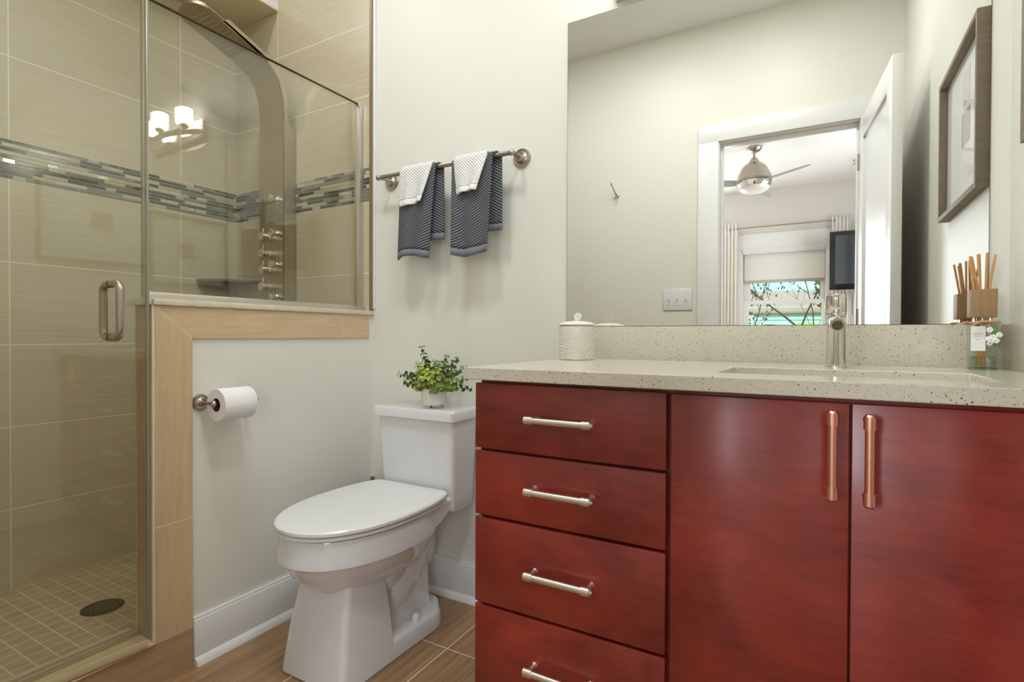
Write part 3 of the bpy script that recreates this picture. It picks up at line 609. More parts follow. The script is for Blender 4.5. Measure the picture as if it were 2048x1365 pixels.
sm = N(nt, 'ShaderNodeMath', operation='MULTIPLY_ADD'); L(nt, nf.outputs['Distance'], sm.inputs[0]); sm.inputs[1].default_value = 1.4; L(nt, sn.outputs[0], sm.inputs[2])
rp = N(nt, 'ShaderNodeValToRGB'); rp.color_ramp.elements[0].color = lin('#d9d3c2'); rp.color_ramp.elements[1].color = lin('#ece8de'); L(nt, sm.outputs[0], rp.inputs[0]); L(nt, rp.outputs[0], b_.inputs['Base Color'])
bp = N(nt, 'ShaderNodeBump', i_Strength=0.5, i_Distance=0.0015); L(nt, sm.outputs[0], bp.inputs['Height']); L(nt, bp.outputs[0], b_.inputs['Normal'])
m = MB(); m.lathe([(0.050, 0), (0.0525, 0.003), (0.0535, 0.05), (0.0535, 0.099), (0.0525, 0.102)], (jx, jy, 0.918), n=48); m.build('body', CERB, jar)
m = MB(); m.lathe([(0.048, 0.1025), (0.055, 0.105), (0.0545, 0.108), (0.045, 0.1125), (0.025, 0.1165), (0.008, 0.118), (0, 0.118)], (jx, jy, 0.918), n=48); ld = m.build('lid', CERAM, jar)
m = MB(); sp_ = [(jx+0.004+0.0022*a*math.cos(a*1.0-1.2), jy, 0.918+0.131+0.0022*a*math.sin(a*1.0-1.2)) for a in [i*0.28 for i in range(22)]]
m.tube(sp_, 0.0042, 8); m.cyl((jx+0.004, jy-0.003, 1.049), (jx+0.004, jy+0.003, 1.049), 0.0115, n=24); m.build('knob', CERAM, ld)

# ------------------------------------------------------------------ reed diffuser
rd = empty('reed_diffuser', (0.316, 1.585, 0.918), 'glass reed diffuser with wooden block cap and white label in the corner', 'diffuser')
bx, by, bz = 0.318, 1.585, 0.918; hw = 0.0232
CLEAR = thin_glass('clear_bottle_glass', (0.90, 0.95, 0.91, 1))
def rrect(w, d, z, rr=0.005, n=4):
    pts = []
    for cx_, cy_, a0 in ((w-rr, d-rr, 0), (-w+rr, d-rr, 90), (-w+rr, -d+rr, 180), (w-rr, -d+rr, 270)):
        for k in range(n+1):
            a = math.radians(a0+90*k/n); pts.append((bx+cx_+rr*math.cos(a), by+cy_+rr*math.sin(a), z))
    return pts
m = MB(); m.loft([rrect(hw, hw, bz+0.0005), rrect(hw, hw, bz+0.103), rrect(0.016, 0.016, bz+0.108), rrect(0.016, 0.016, bz+0.117)], True, False); m.build('bottle', CLEAR, rd)
m = MB(); m.loft([rrect(hw-0.003, hw-0.003, bz+0.004), rrect(hw-0.003, hw-0.003, bz+0.030)]); m.build('oil', thin_glass('pale_green_oil', (0.86, 0.87, 0.76, 1)), rd)
m = MB(); m.loft([rrect(hw+0.0003, hw+0.0003, bz+0.0002), rrect(hw+0.0003, hw+0.0003, bz+0.004)]); m.build('bottle_base', thin_glass('green_glass_base', (0.72, 0.84, 0.78, 1)), rd)
m = MB(); m.box(bx-0.0225, bx+0.0225, by-0.0225, by+0.0225, bz+0.117, bz+0.180, 0.001); m.build('wooden_cap', BLOCKW, rd)
for k, (dx, dy, tx, ty_, tz) in enumerate(((-.014, 0, -.024, -.01, .256), (-.006, .004, -.017, .012, .257), (-.004, -.004, -.011, -.012, .259), (-.002, .006, -.004, .01, .262), (.006, 0, .006, -.008, .262), (.009, .004, .010, .006, .261), (.012, -.002, .023, .004, .258), (-.010, .008, -.020, .018, .25))):
    m = MB(); m.tube([(bx+dx*0.3, by+dy*0.3, bz+0.008), (bx+dx, by+dy, bz+0.18), (bx+tx, by+ty_, bz+tz)], 0.0024, 8); m.build('reed', REED, rd)
m = MB(); m.box(bx-0.0235, bx+0.002, by-hw-0.0012, by-hw-0.0004, bz+0.042, bz+0.097); lb = m.build('label', basic('paper_label', '#f2f1ee', 0.7), rd, smooth=0)
INK = basic('label_ink', '#8d8a86', 0.8)
def text(s, size, loc, rot, mat, parent, name='lettering'):
    cu = bpy.data.curves.new(name, 'FONT'); cu.body = s; cu.size = size; cu.align_x = 'CENTER'; cu.extrude = 0.00005
    to = bpy.data.objects.new(name, cu); COL.objects.link(to); dg = bpy.context.evaluated_depsgraph_get()
    me = bpy.data.meshes.new_from_object(to.evaluated_get(dg)); bpy.data.objects.remove(to)
    o = bpy.data.objects.new(name, me); me.materials.append(mat); COL.objects.link(o)
    o.parent = parent; off = Vector(); p = parent
    while p is not None: off += p.location; p = p.parent
    o.location = Vector(loc)-off; o.rotation_euler = rot; return o
text('WATERMINT', 0.0036, (bx-0.0108, by-hw-0.0014, bz+0.079), (PI/2, 0, 0), INK, lb); text('MEADOW', 0.0036, (bx-0.0108, by-hw-0.0014, bz+0.0735), (PI/2, 0, 0), INK, lb); text('diffuser', 0.0028, (bx-0.0108, by-hw-0.0014, bz+0.067), (PI/2, 0, 0), INK, lb)
m = MB(); tw_ = [(bx+0.031*math.cos(a), by+0.031*math.sin(a)*0.95, bz+0.106+0.0015*math.sin(3*a)) for a in [i*2*PI/40 for i in range(41)]]
m.tube(tw_, 0.0022, 6); m.tube([(bx-0.028, by-0.018, bz+0.105), (bx-0.036, by-0.03, bz+0.104), (bx-0.048, by-0.02, bz+0.101)], 0.0016, 6); m.tube([(bx-0.01, by-0.03, bz+0.106), (bx-0.022, by-0.036, bz+0.102)], 0.003, 6); m.build('twine', basic('jute_twine', '#c79f78', 0.9), rd)
rnd = random.Random(8); m = MB()
for k in range(9):
    cx_ = Vector((bx+0.014+rnd.uniform(-.009, .009), by-hw-0.008+rnd.uniform(-.004, .003), bz+0.075+rnd.uniform(-.018, .014))); 
    for j in range(5):
        a = j*2*PI/5; m.sphere(cx_+Vector((math.cos(a)*0.0035, 0, math.sin(a)*0.0035)), 0.003, 8)
m.build('white_flowers', basic('white_petals', '#f3f4ee', 0.7), rd)
m = MB()
for k in range(34):
    a = rnd.uniform(PI*0.9, PI*2.2); ln = rnd.uniform(0.012, 0.03); p = Vector((bx+0.013, by-hw-0.005, bz+0.07)); m.tube([p, p+Vector((math.cos(a)*ln*0.6, -0.003, math.sin(a)*ln))], [0.0006, 0.0003], 4)
m.tube([(bx+0.02, by-0.026, bz+0.06), (bx+0.018, by-0.029, bz+0.085), (bx+0.012, by-0.028, bz+0.104)], 0.003, 6)
m.build('greenery', basic('fern_green', '#6c8f4a', 0.7), rd)

# ------------------------------------------------------------------ vanity light above the mirror
vl = empty('vanity_light', (-0.328, 1.62, 2.05), 'three-globe nickel vanity light with white glass shades above the mirror', 'light fixture')
MB().box(-0.575, -0.081, 1.642, 1.6635, 2.055, 2.155, 0.004).build('backplate', basic('bright_nickel', '#efece6', 0.18, metal=1.0), vl)
m = MB(); pts = [(-0.328+0.24*t, 1.635-0.075*(1-t*t), 2.085) for t in [i/12-1 for i in range(25)]]
m.loft([[(p[0], p[1]-0.004, p[2]-0.012), (p[0], p[1]+0.004, p[2]-0.012), (p[0], p[1]+0.004, p[2]+0.012), (p[0], p[1]-0.004, p[2]+0.012)] for p in pts]); m.build('curved_bar', NICKEL, vl)
for sx in (-0.225, 0.225):
    MB().cyl((-0.328+sx, 1.645, 2.085), (-0.328+sx, 1.622, 2.085), 0.006, n=10).build('standoff', NICKEL, vl)
SHADE = emis('lit_opal_glass', (1, 0.985, 0.96, 1), 10.5)
for sx in (-0.165, 0.0, 0.165):
    xx = -0.328+sx; t = sx/0.24; yy = 1.635-0.075*(1-t*t)
    m = MB(); m.lathe([(0.008, 2.092), (0.010, 2.105), (0.022, 2.112), (0.024, 2.122), (0.020, 2.126)], (xx, yy, 0), n=20); so = m.build('socket', NICKEL, vl)
    m = MB(); m.lathe([(0.026, 2.124), (0.034, 2.127), (0.0375, 2.138), (0.038, 2.203), (0.0365, 2.204), (0.036, 2.14), (0.026, 2.13)], (xx, yy, 0), n=28, cap=False); m.build('shade', SHADE, vl)
# recessed ceiling lights; the two outside the shower are added for fill
for nm, xx, yy, lab in (('recessed_light', -1.0, 0.66, 'round white downlight added as unseen fill in the bathroom ceiling, toward the toilet'), ('recessed_light', -0.25, 0.66, 'round white downlight added as unseen fill in the bathroom ceiling, over the vanity front'), ('recessed_light', -2.03, 0.95, 'round white recessed downlight in the shower ceiling')):
    rl = empty(nm, (xx, yy, 2.93), lab, 'ceiling light', None)
    m = MB(); m.lathe([(0.18, -0.004), (0.18, 0), (0.165, 0), (0.165, -0.004)], (xx, yy, H), n=32, cap=False); m.build('trim_ring', TRIMW, rl)
    m = MB(); m.lathe([(0.164, -0.002), (0.0, -0.002)], (xx, yy, H), n=32, cap=False); m.build('lens', emis('downlight_lens', (1, 0.98, 0.95, 1), 4), rl)

# ------------------------------------------------------------------ framed picture on the right wall
fr = empty('framed_picture', (0.37, 1.21, 1.387), 'deep grey-brown wooden shadowbox frame with pale abstract art on the right wall', 'picture')
y0, y1, z0, z1, xf, xw = 0.952, 1.475, 1.387, 1.857, 0.3525, 0.3815
rimw = 0.016
m = MB(); m.box(xf, xw, y0, y0+rimw, z0, z1, 0.0008); m.box(xf, xw, y1-rimw, y1, z0, z1, 0.0008); m.box(xf, xw, y0+rimw, y1-rimw, z0, z0+rimw, 0.0008); m.box(xf, xw, y0+rimw, y1-rimw, z1-rimw, z1, 0.0008)
m.build('frame', WOODF, fr)
m = MB(); m.box(xw-0.006, xw-0.002, y0+rimw, y1-rimw, z0+rimw, z1-rimw); m.build('mat_board', MATW, fr, smooth=0)
m = MB(); m.box(xw-0.0068, xw-0.006, 1.185, 1.290, 1.570, 1.672); m.mat(1).box(xw-0.0068, xw-0.006, 1.19, 1.285, 1.695, 1.79); m.build('art_print', [basic('art_square', '#a89c7e', 0.8, var=0.2, vscale=40), basic('painted_glass_reflection', '#dcd9cd', 0.8, var=0.1, vscale=30)], fr, smooth=0)  # pale upper square paints a bright reflection on the frame's glass
m = MB(); xg_ = xw-0.012; m.quad((xg_, y0+rimw, z0+rimw), (xg_, y1-rimw, z0+rimw), (xg_, y1-rimw, z1-rimw), (xg_, y0+rimw, z1-rimw)); m.build('glazing', WG, fr, smooth=0)

# switch plate and robe hook on the door wall
sw = empty('light_switch', (-0.797, YF, 1.16), 'white three-gang toggle light switch plate beside the doorway', 'light switch')
MB().box(-0.889, -0.706, YF+0.0005, YF+0.007, 1.157, 1.297, 0.0045, 3).build('plate', SEATP, sw)
for k in range(3):
    xx = -0.797+(k-1)*0.053
    m = MB(); m.box(xx-0.0055, xx+0.0055, YF+0.006, YF+0.0085, 1.212, 1.240, 0.001); m.box(xx-0.0035, xx+0.0035, YF+0.007, YF+0.018, 1.222, 1.238, 0.001); m.build('toggle', SEATP, sw)
    for z in (1.187, 1.268): MB().cyl((xx, YF+0.0065, z), (xx, YF+0.0082, z), 0.003, n=10).build('screw', NICKEL, sw)
hk = empty('robe_hook', (-1.20, YF, 1.91), 'small nickel double robe hook on the door wall', 'hook')
hx2 = -1.203
m = MB(); m.lathe([(0.016, 0), (0.015, 0.003), (0.009, 0.006)], (hx2, YF, 1.945), (0, 1, 0), n=20); m.build('base', NICKEL, hk)
m = MB(); m.tube([(hx2, YF+0.004, 1.945), (hx2-0.004, YF+0.03, 1.955), (hx2-0.012, YF+0.05, 1.985), (hx2-0.022, YF+0.058, 2.012)], [0.006, 0.005, 0.004, 0.004], 10); m.sphere((hx2-0.023, YF+0.058, 2.015), 0.007, 10)
m.tube([(hx2, YF+0.004, 1.94), (hx2, YF+0.025, 1.925), (hx2+0.002, YF+0.034, 1.918), (hx2+0.003, YF+0.036, 1.932)], [0.006, 0.005, 0.004, 0.004], 10); m.sphere((hx2+0.003, YF+0.036, 1.934), 0.006, 10); m.build('prong', NICKEL, hk)

# ------------------------------------------------------------------ towel bar and towels
tb = empty('towel_bar', (-1.215, 1.60, 1.58), 'brushed nickel towel bar with round rosettes on the back wall', 'towel bar')
TBY, TBZ = 1.588, 1.612
ROS = [(0.034, 0), (0.034, 0.0035), (0.0318, 0.0075), (0.0285, 0.0078), (0.0268, 0.0048), (0.0200, 0.0052), (0.0140, 0.0085), (0.0095, 0.0145), (0.0068, 0.022), (0.0058, 0.032), (0.0055, 0.050), (0.008, 0.060)]
for xx in (-1.515, -0.912):
    m = MB(); m.lathe(ROS, (xx, D, TBZ+0.002), (0, -1, 0), n=32); m.sphere((xx, TBY, TBZ), 0.0112, 16, 1.1, 1, 1); m.build('post', NICKEL, tb, smooth=25)
m = MB(); m.cyl((-1.520, TBY, TBZ), (-0.912, TBY, TBZ), 0.0082, n=20); m.lathe([(0.0095, 0), (0.011, 0.003), (0.011, 0.009), (0.008, 0.012)], (-1.523, TBY, TBZ), (1, 0, 0), n=20); m.build('bar', NICKEL, tb)

def towel_mat(name, c1, c2, pitch, slope):
    m, nt, b = newmat(name); b.inputs['Roughness'].default_value = 0.95; b.inputs['Specular IOR Level'].default_value = 0.1
    uv = N(nt, 'ShaderNodeUVMap'); mp = N(nt, 'ShaderNodeMapping'); L(nt, uv.outputs[0], mp.inputs[0]); mp.inputs['Rotation'].default_value = (0, 0, math.radians(slope))
    nz = N(nt, 'ShaderNodeTexNoise', i_Scale=180.0); L(nt, uv.outputs[0], nz.inputs[0])
    w = N(nt, 'ShaderNodeTexWave', wave_type='BANDS', bands_direction='Y'); w.inputs['Scale'].default_value = 1/pitch/3.1831; w.inputs['Distortion'].default_value = 0.15; w.inputs['Detail'].default_value = 1.0; w.inputs['Detail Scale'].default_value = 3.0
    L(nt, mp.outputs[0], w.inputs[0]); rp = N(nt, 'ShaderNodeValToRGB'); rp.color_ramp.elements[0].color = lin(c1); rp.color_ramp.elements[1].color = lin(c2); rp.color_ramp.elements[0].position = 0.2; rp.color_ramp.elements[1].position = 0.75
    L(nt, w.outputs['Fac'], rp.inputs[0]); L(nt, rp.outputs[0], b.inputs['Base Color'])
    ad = N(nt, 'ShaderNodeMath', operation='MULTIPLY_ADD'); L(nt, nz.outputs['Fac'], ad.inputs[0]); ad.inputs[1].default_value = 0.15; L(nt, w.outputs['Fac'], ad.inputs[2])
    bp = N(nt, 'ShaderNodeBump', i_Strength=0.8, i_Distance=0.002); L(nt, ad.outputs[0], bp.inputs['Height']); L(nt, bp.outputs[0], b.inputs['Normal'])
    return m
TGREY = towel_mat('charcoal_ribbed_terry', '#3a3c41', '#808288', 0.0088, -30)
TWHITE = towel_mat('white_ribbed_terry', '#dedcd8', '#f3f2ef', 0.0080, 38)
HEMG = basic('charcoal_towel_hem', '#77787e', 0.9); HEMW = basic('white_towel_hem', '#f1efec', 0.9)
def towel(name, label, cat, front, back, zf, zb, off, mats, seed, group):
    """front: (xl_top, xr_top, xl_bot, xr_bot); back the same; off: distance from the bar's skin"""
    rnd = random.Random(seed); p1, p2 = rnd.uniform(0, 6), rnd.uniform(0, 6)
    R = 0.0082+off; nU = 28; path = []
    Lf = TBZ-zf; Lb = TBZ-zb; nf, na, nb_ = 26, 10, 22
    for i in range(nf+1): path.append(('f', 1-i/nf))
    for i in range(1, na): path.append(('a', i/na))
    for i in range(nb_+1): path.append(('b', i/nb_))
    root = empty(name, ((front[0]+front[1])/2, TBY, zf), label, cat, group)
    def pt(u, k):
        s, t = path[k]
        if s == 'f':
            xl = front[0]+(front[2]-front[0])*t; xr = front[1]+(front[3]-front[1])*t
            x = xl+(xr-xl)*u; z = TBZ-Lf*t; y = TBY-R-0.016*t*(0.5-0.5*math.cos(2*PI*min(1, u)*1.0+p1))-0.010*math.sin(u*2*PI*1.6+p2)*t-0.004*math.sin(PI*u)*t
            z += 0.02*Lf*math.sin(u*5+p1)*t*t; L_ = -Lf*t
        elif s == 'a':
            a = PI*t; xl = front[0]+(back[0]-front[0])*t; xr = front[1]+(back[1]-front[1])*t; x = xl+(xr-xl)*u; y = TBY-R*math.cos(a); z = TBZ+R*math.sin(a); L_ = R*a
        else:
            xl = back[0]+(back[2]-back[0])*t; xr = back[1]+(back[3]-back[1])*t; x = xl+(xr-xl)*u; z = TBZ-Lb*t; y = min(TBY+R+0.006*math.sin(u*7+p2)*t, D-0.006); L_ = R*PI+Lb*t
        return Vector((x, y, z)), L_
    hem_f = 0.016/Lf; hem_b = 0.016/Lb
    for part in ('cloth', 'hem'):
        bm = bmesh.new(); uvl = bm.loops.layers.uv.new('UVMap'); V = {}
        def vert(i, k):
            if (i, k) not in V: V[(i, k)] = (bm.verts.new(pt(i/nU, k)[0]), (i/nU*0.15, pt(i/nU, k)[1]))
            return V[(i, k)]
        for k in range(len(path)-1):
            s0, t0 = path[k]; s1, t1 = path[k+1]
            ish = (s0 == 'f' and t0 > 1-hem_f*0.99 and s1 == 'f') or (s1 == 'b' and t1 > 1-hem_b*0.99 and s0 == 'b')
            if ish != (part == 'hem'): continue
            for i in range(nU):
                q = [vert(i, k), vert(i+1, k), vert(i+1, k+1), vert(i, k+1)]
                fc = bm.faces.new([a[0] for a in q])
                for lp, a in zip(fc.loops, q): lp[uvl].uv = a[1]
        for v in bm.verts: v.co -= root.location
        me = bpy.data.meshes.new(part); bm.to_mesh(me); bm.free(); me.materials.append(mats[0] if part == 'cloth' else mats[1])
        me.polygons.foreach_set('use_smooth', [True]*len(me.polygons)); o = bpy.data.objects.new(part, me); COL.objects.link(o); o.parent = root
        sm_ = o.modifiers.new('s', 'SOLIDIFY'); sm_.thickness = 0.0065; sm_.offset = 0
towel('hand_towel', 'charcoal ribbed hand towel on the bar end nearer the shower', 'towel', (-1.390, -1.226, -1.408, -1.255), (-1.365, -1.207, -1.365, -1.204), 1.283, 1.345, 0.004, (TGREY, HEMG), 2, 'charcoal hand towels')
towel('hand_towel', 'charcoal ribbed hand towel on the bar end nearer the mirror', 'towel', (-1.150, -0.980, -1.140, -0.998), (-1.12, -0.958, -1.11, -0.958), 1.275, 1.357, 0.004, (TGREY, HEMG), 9, 'charcoal hand towels')
towel('washcloth', 'white washcloth over the charcoal towel nearer the shower', 'towel', (-1.388, -1.238, -1.385, -1.272), (-1.37, -1.24, -1.36, -1.27), 1.480, 1.50, 0.0115, (TWHITE, HEMW), 5, 'white washcloths')
towel('washcloth', 'white washcloth over the charcoal towel nearer the mirror', 'towel', (-1.138, -0.998, -1.125, -1.035), (-1.12, -1.01, -1.11, -1.03), 1.494, 1.51, 0.0115, (TWHITE, HEMW), 6, 'white washcloths')

# ------------------------------------------------------------------ toilet paper holder and roll
tp = empty('toilet_paper_holder', (-1.60, 1.0, 0.76), 'brushed nickel toilet paper holder on the knee wall', 'toilet paper holder')
PX, PZ = -1.556, 0.785
for yy in (0.9445, 1.078):
    m = MB(); m.lathe([(a*0.76, b*0.95) for a, b in ROS], (XK-0.0055, yy, PZ), (1, 0, 0), n=32); m.sphere((PX, yy, PZ), 0.0105, 14); m.build('post', NICKEL, tp)
m = MB(); m.cyl((PX, 0.9445, PZ), (PX, 1.078, PZ), 0.006, n=14); m.build('roller', NICKEL, tp)
ro = empty('toilet_paper_roll', (PX, 1.0, 0.73), 'white toilet paper roll on the nickel holder', 'toilet paper')
m = MB(); m.lathe([(0.0475, 0.951), (0.0485, 0.953), (0.0485, 1.053), (0.0475, 1.055), (0.0205, 1.055), (0.0205, 0.951), (0.0475, 0.951)], (PX, 0, PZ-0.0045), (0, 1, 0), n=48, cap=False); m.build('paper', PAPER, ro)
m = MB(); m.lathe([(0.0204, 0.9515), (0.0204, 1.0545), (0.0190, 1.0545), (0.0190, 0.9515), (0.0204, 0.9515)], (PX, 0, PZ-0.0045), (0, 1, 0), n=32, cap=False); m.build('core', CARD, ro)

# ------------------------------------------------------------------ toilet
TX = -1.2475
to = empty('toilet', (TX, 1.3, 0), 'white porcelain toilet with closed lid between knee wall and vanity', 'toilet')
def egg(w, yf_, yb, yc, z, n=48, ef=2.15, eb=2.4, flatback=None):
    pts = []
    for k in range(n):
        a = 2*PI*k/n; ca, sa = math.cos(a), math.sin(a); e = ef if sa < 0 else eb
        rx = w; ry = (yc-yf_) if sa < 0 else (yb-yc)
        x = rx*math.copysign(abs(ca)**(2/e), ca); y = yc+ry*math.copysign(abs(sa)**(2/e), sa)
        if flatback is not None and flatback-y < 0.3: y = flatback-0.011*math.log(1+math.exp((flatback-y)/0.011))
        pts.append((TX+x, y, z))
    return pts
def rr_ring(x0, x1, y0, y1, z, rad, n=6):
    pts = []
    for cx_, cy_, a0 in ((x1-rad, y1-rad, 0), (x0+rad, y1-rad, 90), (x0+rad, y0+rad, 180), (x1-rad, y0+rad, 270)):
        for k in range(n+1):
            a = math.radians(a0+90*k/n); pts.append((cx_+rad*math.cos(a), cy_+rad*math.sin(a), z))
    return pts
m = MB()
m.loft([egg(0.05, 1.13, 1.33, 1.24, 0.225), egg(0.095, 1.08, 1.40, 1.25, 0.24), egg(0.135, 1.035, 1.45, 1.26, 0.27), egg(0.165, 0.998, 1.47, 1.26, 0.31), egg(0.180, 0.978, 1.48, 1.26, 0.340), egg(0.186, 0.970, 1.48, 1.26, 0.351),
        egg(0.1925, 0.962, 1.48, 1.26, 0.356), egg(0.1925, 0.962, 1.48, 1.26, 0.364), egg(0.186, 0.972, 1.48, 1.26, 0.420), egg(0.184, 0.974, 1.478, 1.26, 0.428), egg(0.172, 0.985, 1.47, 1.26, 0.430)])
# deck to the tank
def deck(y, hw_, zt, zb): return [(TX-hw_, y, zb+0.01), (TX-hw_+0.012, y, zb), (TX+hw_-0.012, y, zb), (TX+hw_, y, zb+0.01), (TX+hw_, y, zt-0.008), (TX+hw_-0.008, y, zt), (TX-hw_+0.008, y, zt), (TX-hw_, y, zt-0.008)]
m.loft([deck(1.28, 0.176, 0.4295, 0.356), deck(1.34, 0.176, 0.4298, 0.356), deck(1.39, 0.170, 0.430, 0.357), deck(1.43, 0.162, 0.431, 0.362), deck(1.46, 0.156, 0.432, 0.370), deck(1.49, 0.151, 0.432, 0.382), deck(1.52, 0.149, 0.432, 0.390), deck(1.612, 0.148, 0.432, 0.392)])
m.build('bowl', PORC, to, smooth=32)
m = MB()   # front pedestal with chamfered corners
def ped(z, hw_, yf_, yb, ch): return [(TX-hw_, yb, z), (TX-hw_, yf_+ch, z), (TX-hw_+0.004, yf_+ch*0.55, z), (TX-hw_+ch*0.55, yf_+0.004, z), (TX-hw_+ch, yf_, z), (TX+hw_-ch, yf_, z), (TX+hw_-ch*0.55, yf_+0.004, z), (TX+hw_-0.004, yf_+ch*0.55, z), (TX+hw_, yf_+ch, z), (TX+hw_, yb, z)]
m.loft([ped(0, 0.132, 1.030, 1.245, 0.022), ped(0.03, 0.130, 1.033, 1.243, 0.022), ped(0.15, 0.118, 1.052, 1.235, 0.020), ped(0.27, 0.103, 1.078, 1.225, 0.018), ped(0.33, 0.098, 1.09, 1.22, 0.018)])
# foot ledge
def foot(z, g_): return [(TX-0.1315+g_, 1.20, z), (TX+0.1315-g_, 1.20, z), (TX+0.137-g_, 1.44, z), (TX+0.128-g_, 1.475-g_, z), (TX+0.075-g_*0.5, 1.535-g_, z), (TX+0.055, 1.545-g_, z), (TX-0.055, 1.545-g_, z), (TX-0.075+g_*0.5, 1.535-g_, z), (TX-0.128+g_, 1.475-g_, z), (TX-0.137+g_, 1.44, z)]
m.loft([foot(0, 0.0), foot(0.035, 0.001), foot(0.052, 0.006), foot(0.060, 0.016)])
# rear column
m.loft([rr_ring(TX-0.085, TX+0.085, 1.20, 1.50, 0.04, 0.03), rr_ring(TX-0.078, TX+0.078, 1.20, 1.492, 0.08, 0.03), rr_ring(TX-0.072, TX+0.072, 1.20, 1.49, 0.20, 0.03), rr_ring(TX-0.072, TX+0.072, 1.20, 1.49, 0.37, 0.03)])
m.build('pedestal', PORC, to, smooth=28, bevel=0.004)
m = MB(); rings_tr = [(TX, 1.27, 0.17), (TX, 1.32, 0.15), (TX, 1.38, 0.20), (TX, 1.42, 0.27), (TX, 1.47, 0.315), (TX, 1.50, 0.27), (TX, 1.50, 0.16)]
m.tube(rings_tr, [0.085, 0.095, 0.10, 0.100, 0.095, 0.075, 0.06], 20, upv=(1, 0, 0)); 
m.tube([(TX, 1.20, 0.30), (TX, 1.30, 0.26), (TX, 1.36, 0.25)], [0.13, 0.115, 0.09], 22, upv=(1, 0, 0))
m.build('trapway', PORC, to, smooth=60, sub=1)
# tank with tapered walls, lid
m = MB()
m.loft([rr_ring(TX-0.148, TX+0.148, 1.515, 1.622, 0.372, 0.012), rr_ring(TX-0.158, TX+0.158, 1.500, 1.632, 0.386, 0.015), rr_ring(TX-0.160, TX+0.160, 1.497, 1.632, 0.43, 0.015), rr_ring(TX-0.168, TX+0.168, 1.485, 1.632, 0.60, 0.016), rr_ring(TX-0.171, TX+0.171, 1.482, 1.632, 0.694, 0.016)])
m.build('tank', PORC, to, smooth=40)
m = MB()
m.loft([rr_ring(TX-0.172, TX+0.172, 1.480, 1.634, 0.693, 0.012), rr_ring(TX-0.180, TX+0.180, 1.468, 1.638, 0.697, 0.012), rr_ring(TX-0.181, TX+0.181, 1.467, 1.638, 0.726, 0.012), rr_ring(TX-0.178, TX+0.178, 1.470, 1.636, 0.7315, 0.012), rr_ring(TX-0.170, TX+0.170, 1.478, 1.63, 0.733, 0.012)])
m.build('tank_lid', PORC, to, smooth=32)
FB = 1.478
m = MB(); m.loft([egg(0.186, 0.966, 1.57, 1.26, 0.4325, flatback=FB-0.02), egg(0.192, 0.960, 1.57, 1.26, 0.435, flatback=FB-0.02), egg(0.192, 0.960, 1.57, 1.26, 0.441, flatback=FB-0.02), egg(0.188, 0.964, 1.57, 1.26, 0.4435, flatback=FB-0.02)])
m.build('seat', SEATP, to, smooth=32)
m = MB(); m.loft([egg(0.190, 0.962, 1.57, 1.26, 0.4465, flatback=FB-0.004), egg(0.1955, 0.956, 1.58, 1.26, 0.449, flatback=FB), egg(0.1955, 0.956, 1.58, 1.26, 0.457, flatback=FB), egg(0.191, 0.961, 1.575, 1.26, 0.4615, flatback=FB-0.003), egg(0.165, 0.99, 1.55, 1.26, 0.4635, flatback=FB-0.02), egg(0.09, 1.08, 1.45, 1.26, 0.4645, flatback=FB-0.05)])
m.build('seat_lid', SEATP, to, smooth=32)
for sx in (-0.075, 0.075):
    m = MB(); m.box(TX+sx-0.022, TX+sx+0.022, 1.452, 1.484, 0.432, 0.447, 0.003); m.build('hinge', SEATP, to)
for sx in (-1, 1):
    m = MB(); m.lathe([(0.0145, 0.058), (0.0145, 0.066), (0.011, 0.078), (0.006, 0.083), (0, 0.084)], (TX+sx*0.108, 1.365, 0), n=20); m.build('bolt_cap', SEATP, to)
# toilet brush in the corner (only its metal tip shows above the lid)
tbh = empty('toilet_brush', (-1.565, 1.60, 0), 'slim metal-handled toilet brush in the corner behind the toilet seat', 'toilet brush')
m = MB(); m.lathe([(0.028, 0), (0.030, 0.003), (0.030, 0.12), (0.024, 0.124)], (-1.560, 1.60, 0), n=24); m.build('holder', NICKEL, tbh)
m = MB(); m.cyl((-1.560, 1.60, 0.12), (-1.560, 1.60, 0.36), 0.005, n=12); m.lathe([(0.007, 0.36), (0.0085, 0.365), (0.0085, 0.417), (0.007, 0.42)], (-1.560, 1.60, 0), n=16); m.build('handle', basic('antique_nickel', '#7d7566', 0.3, metal=1), tbh)

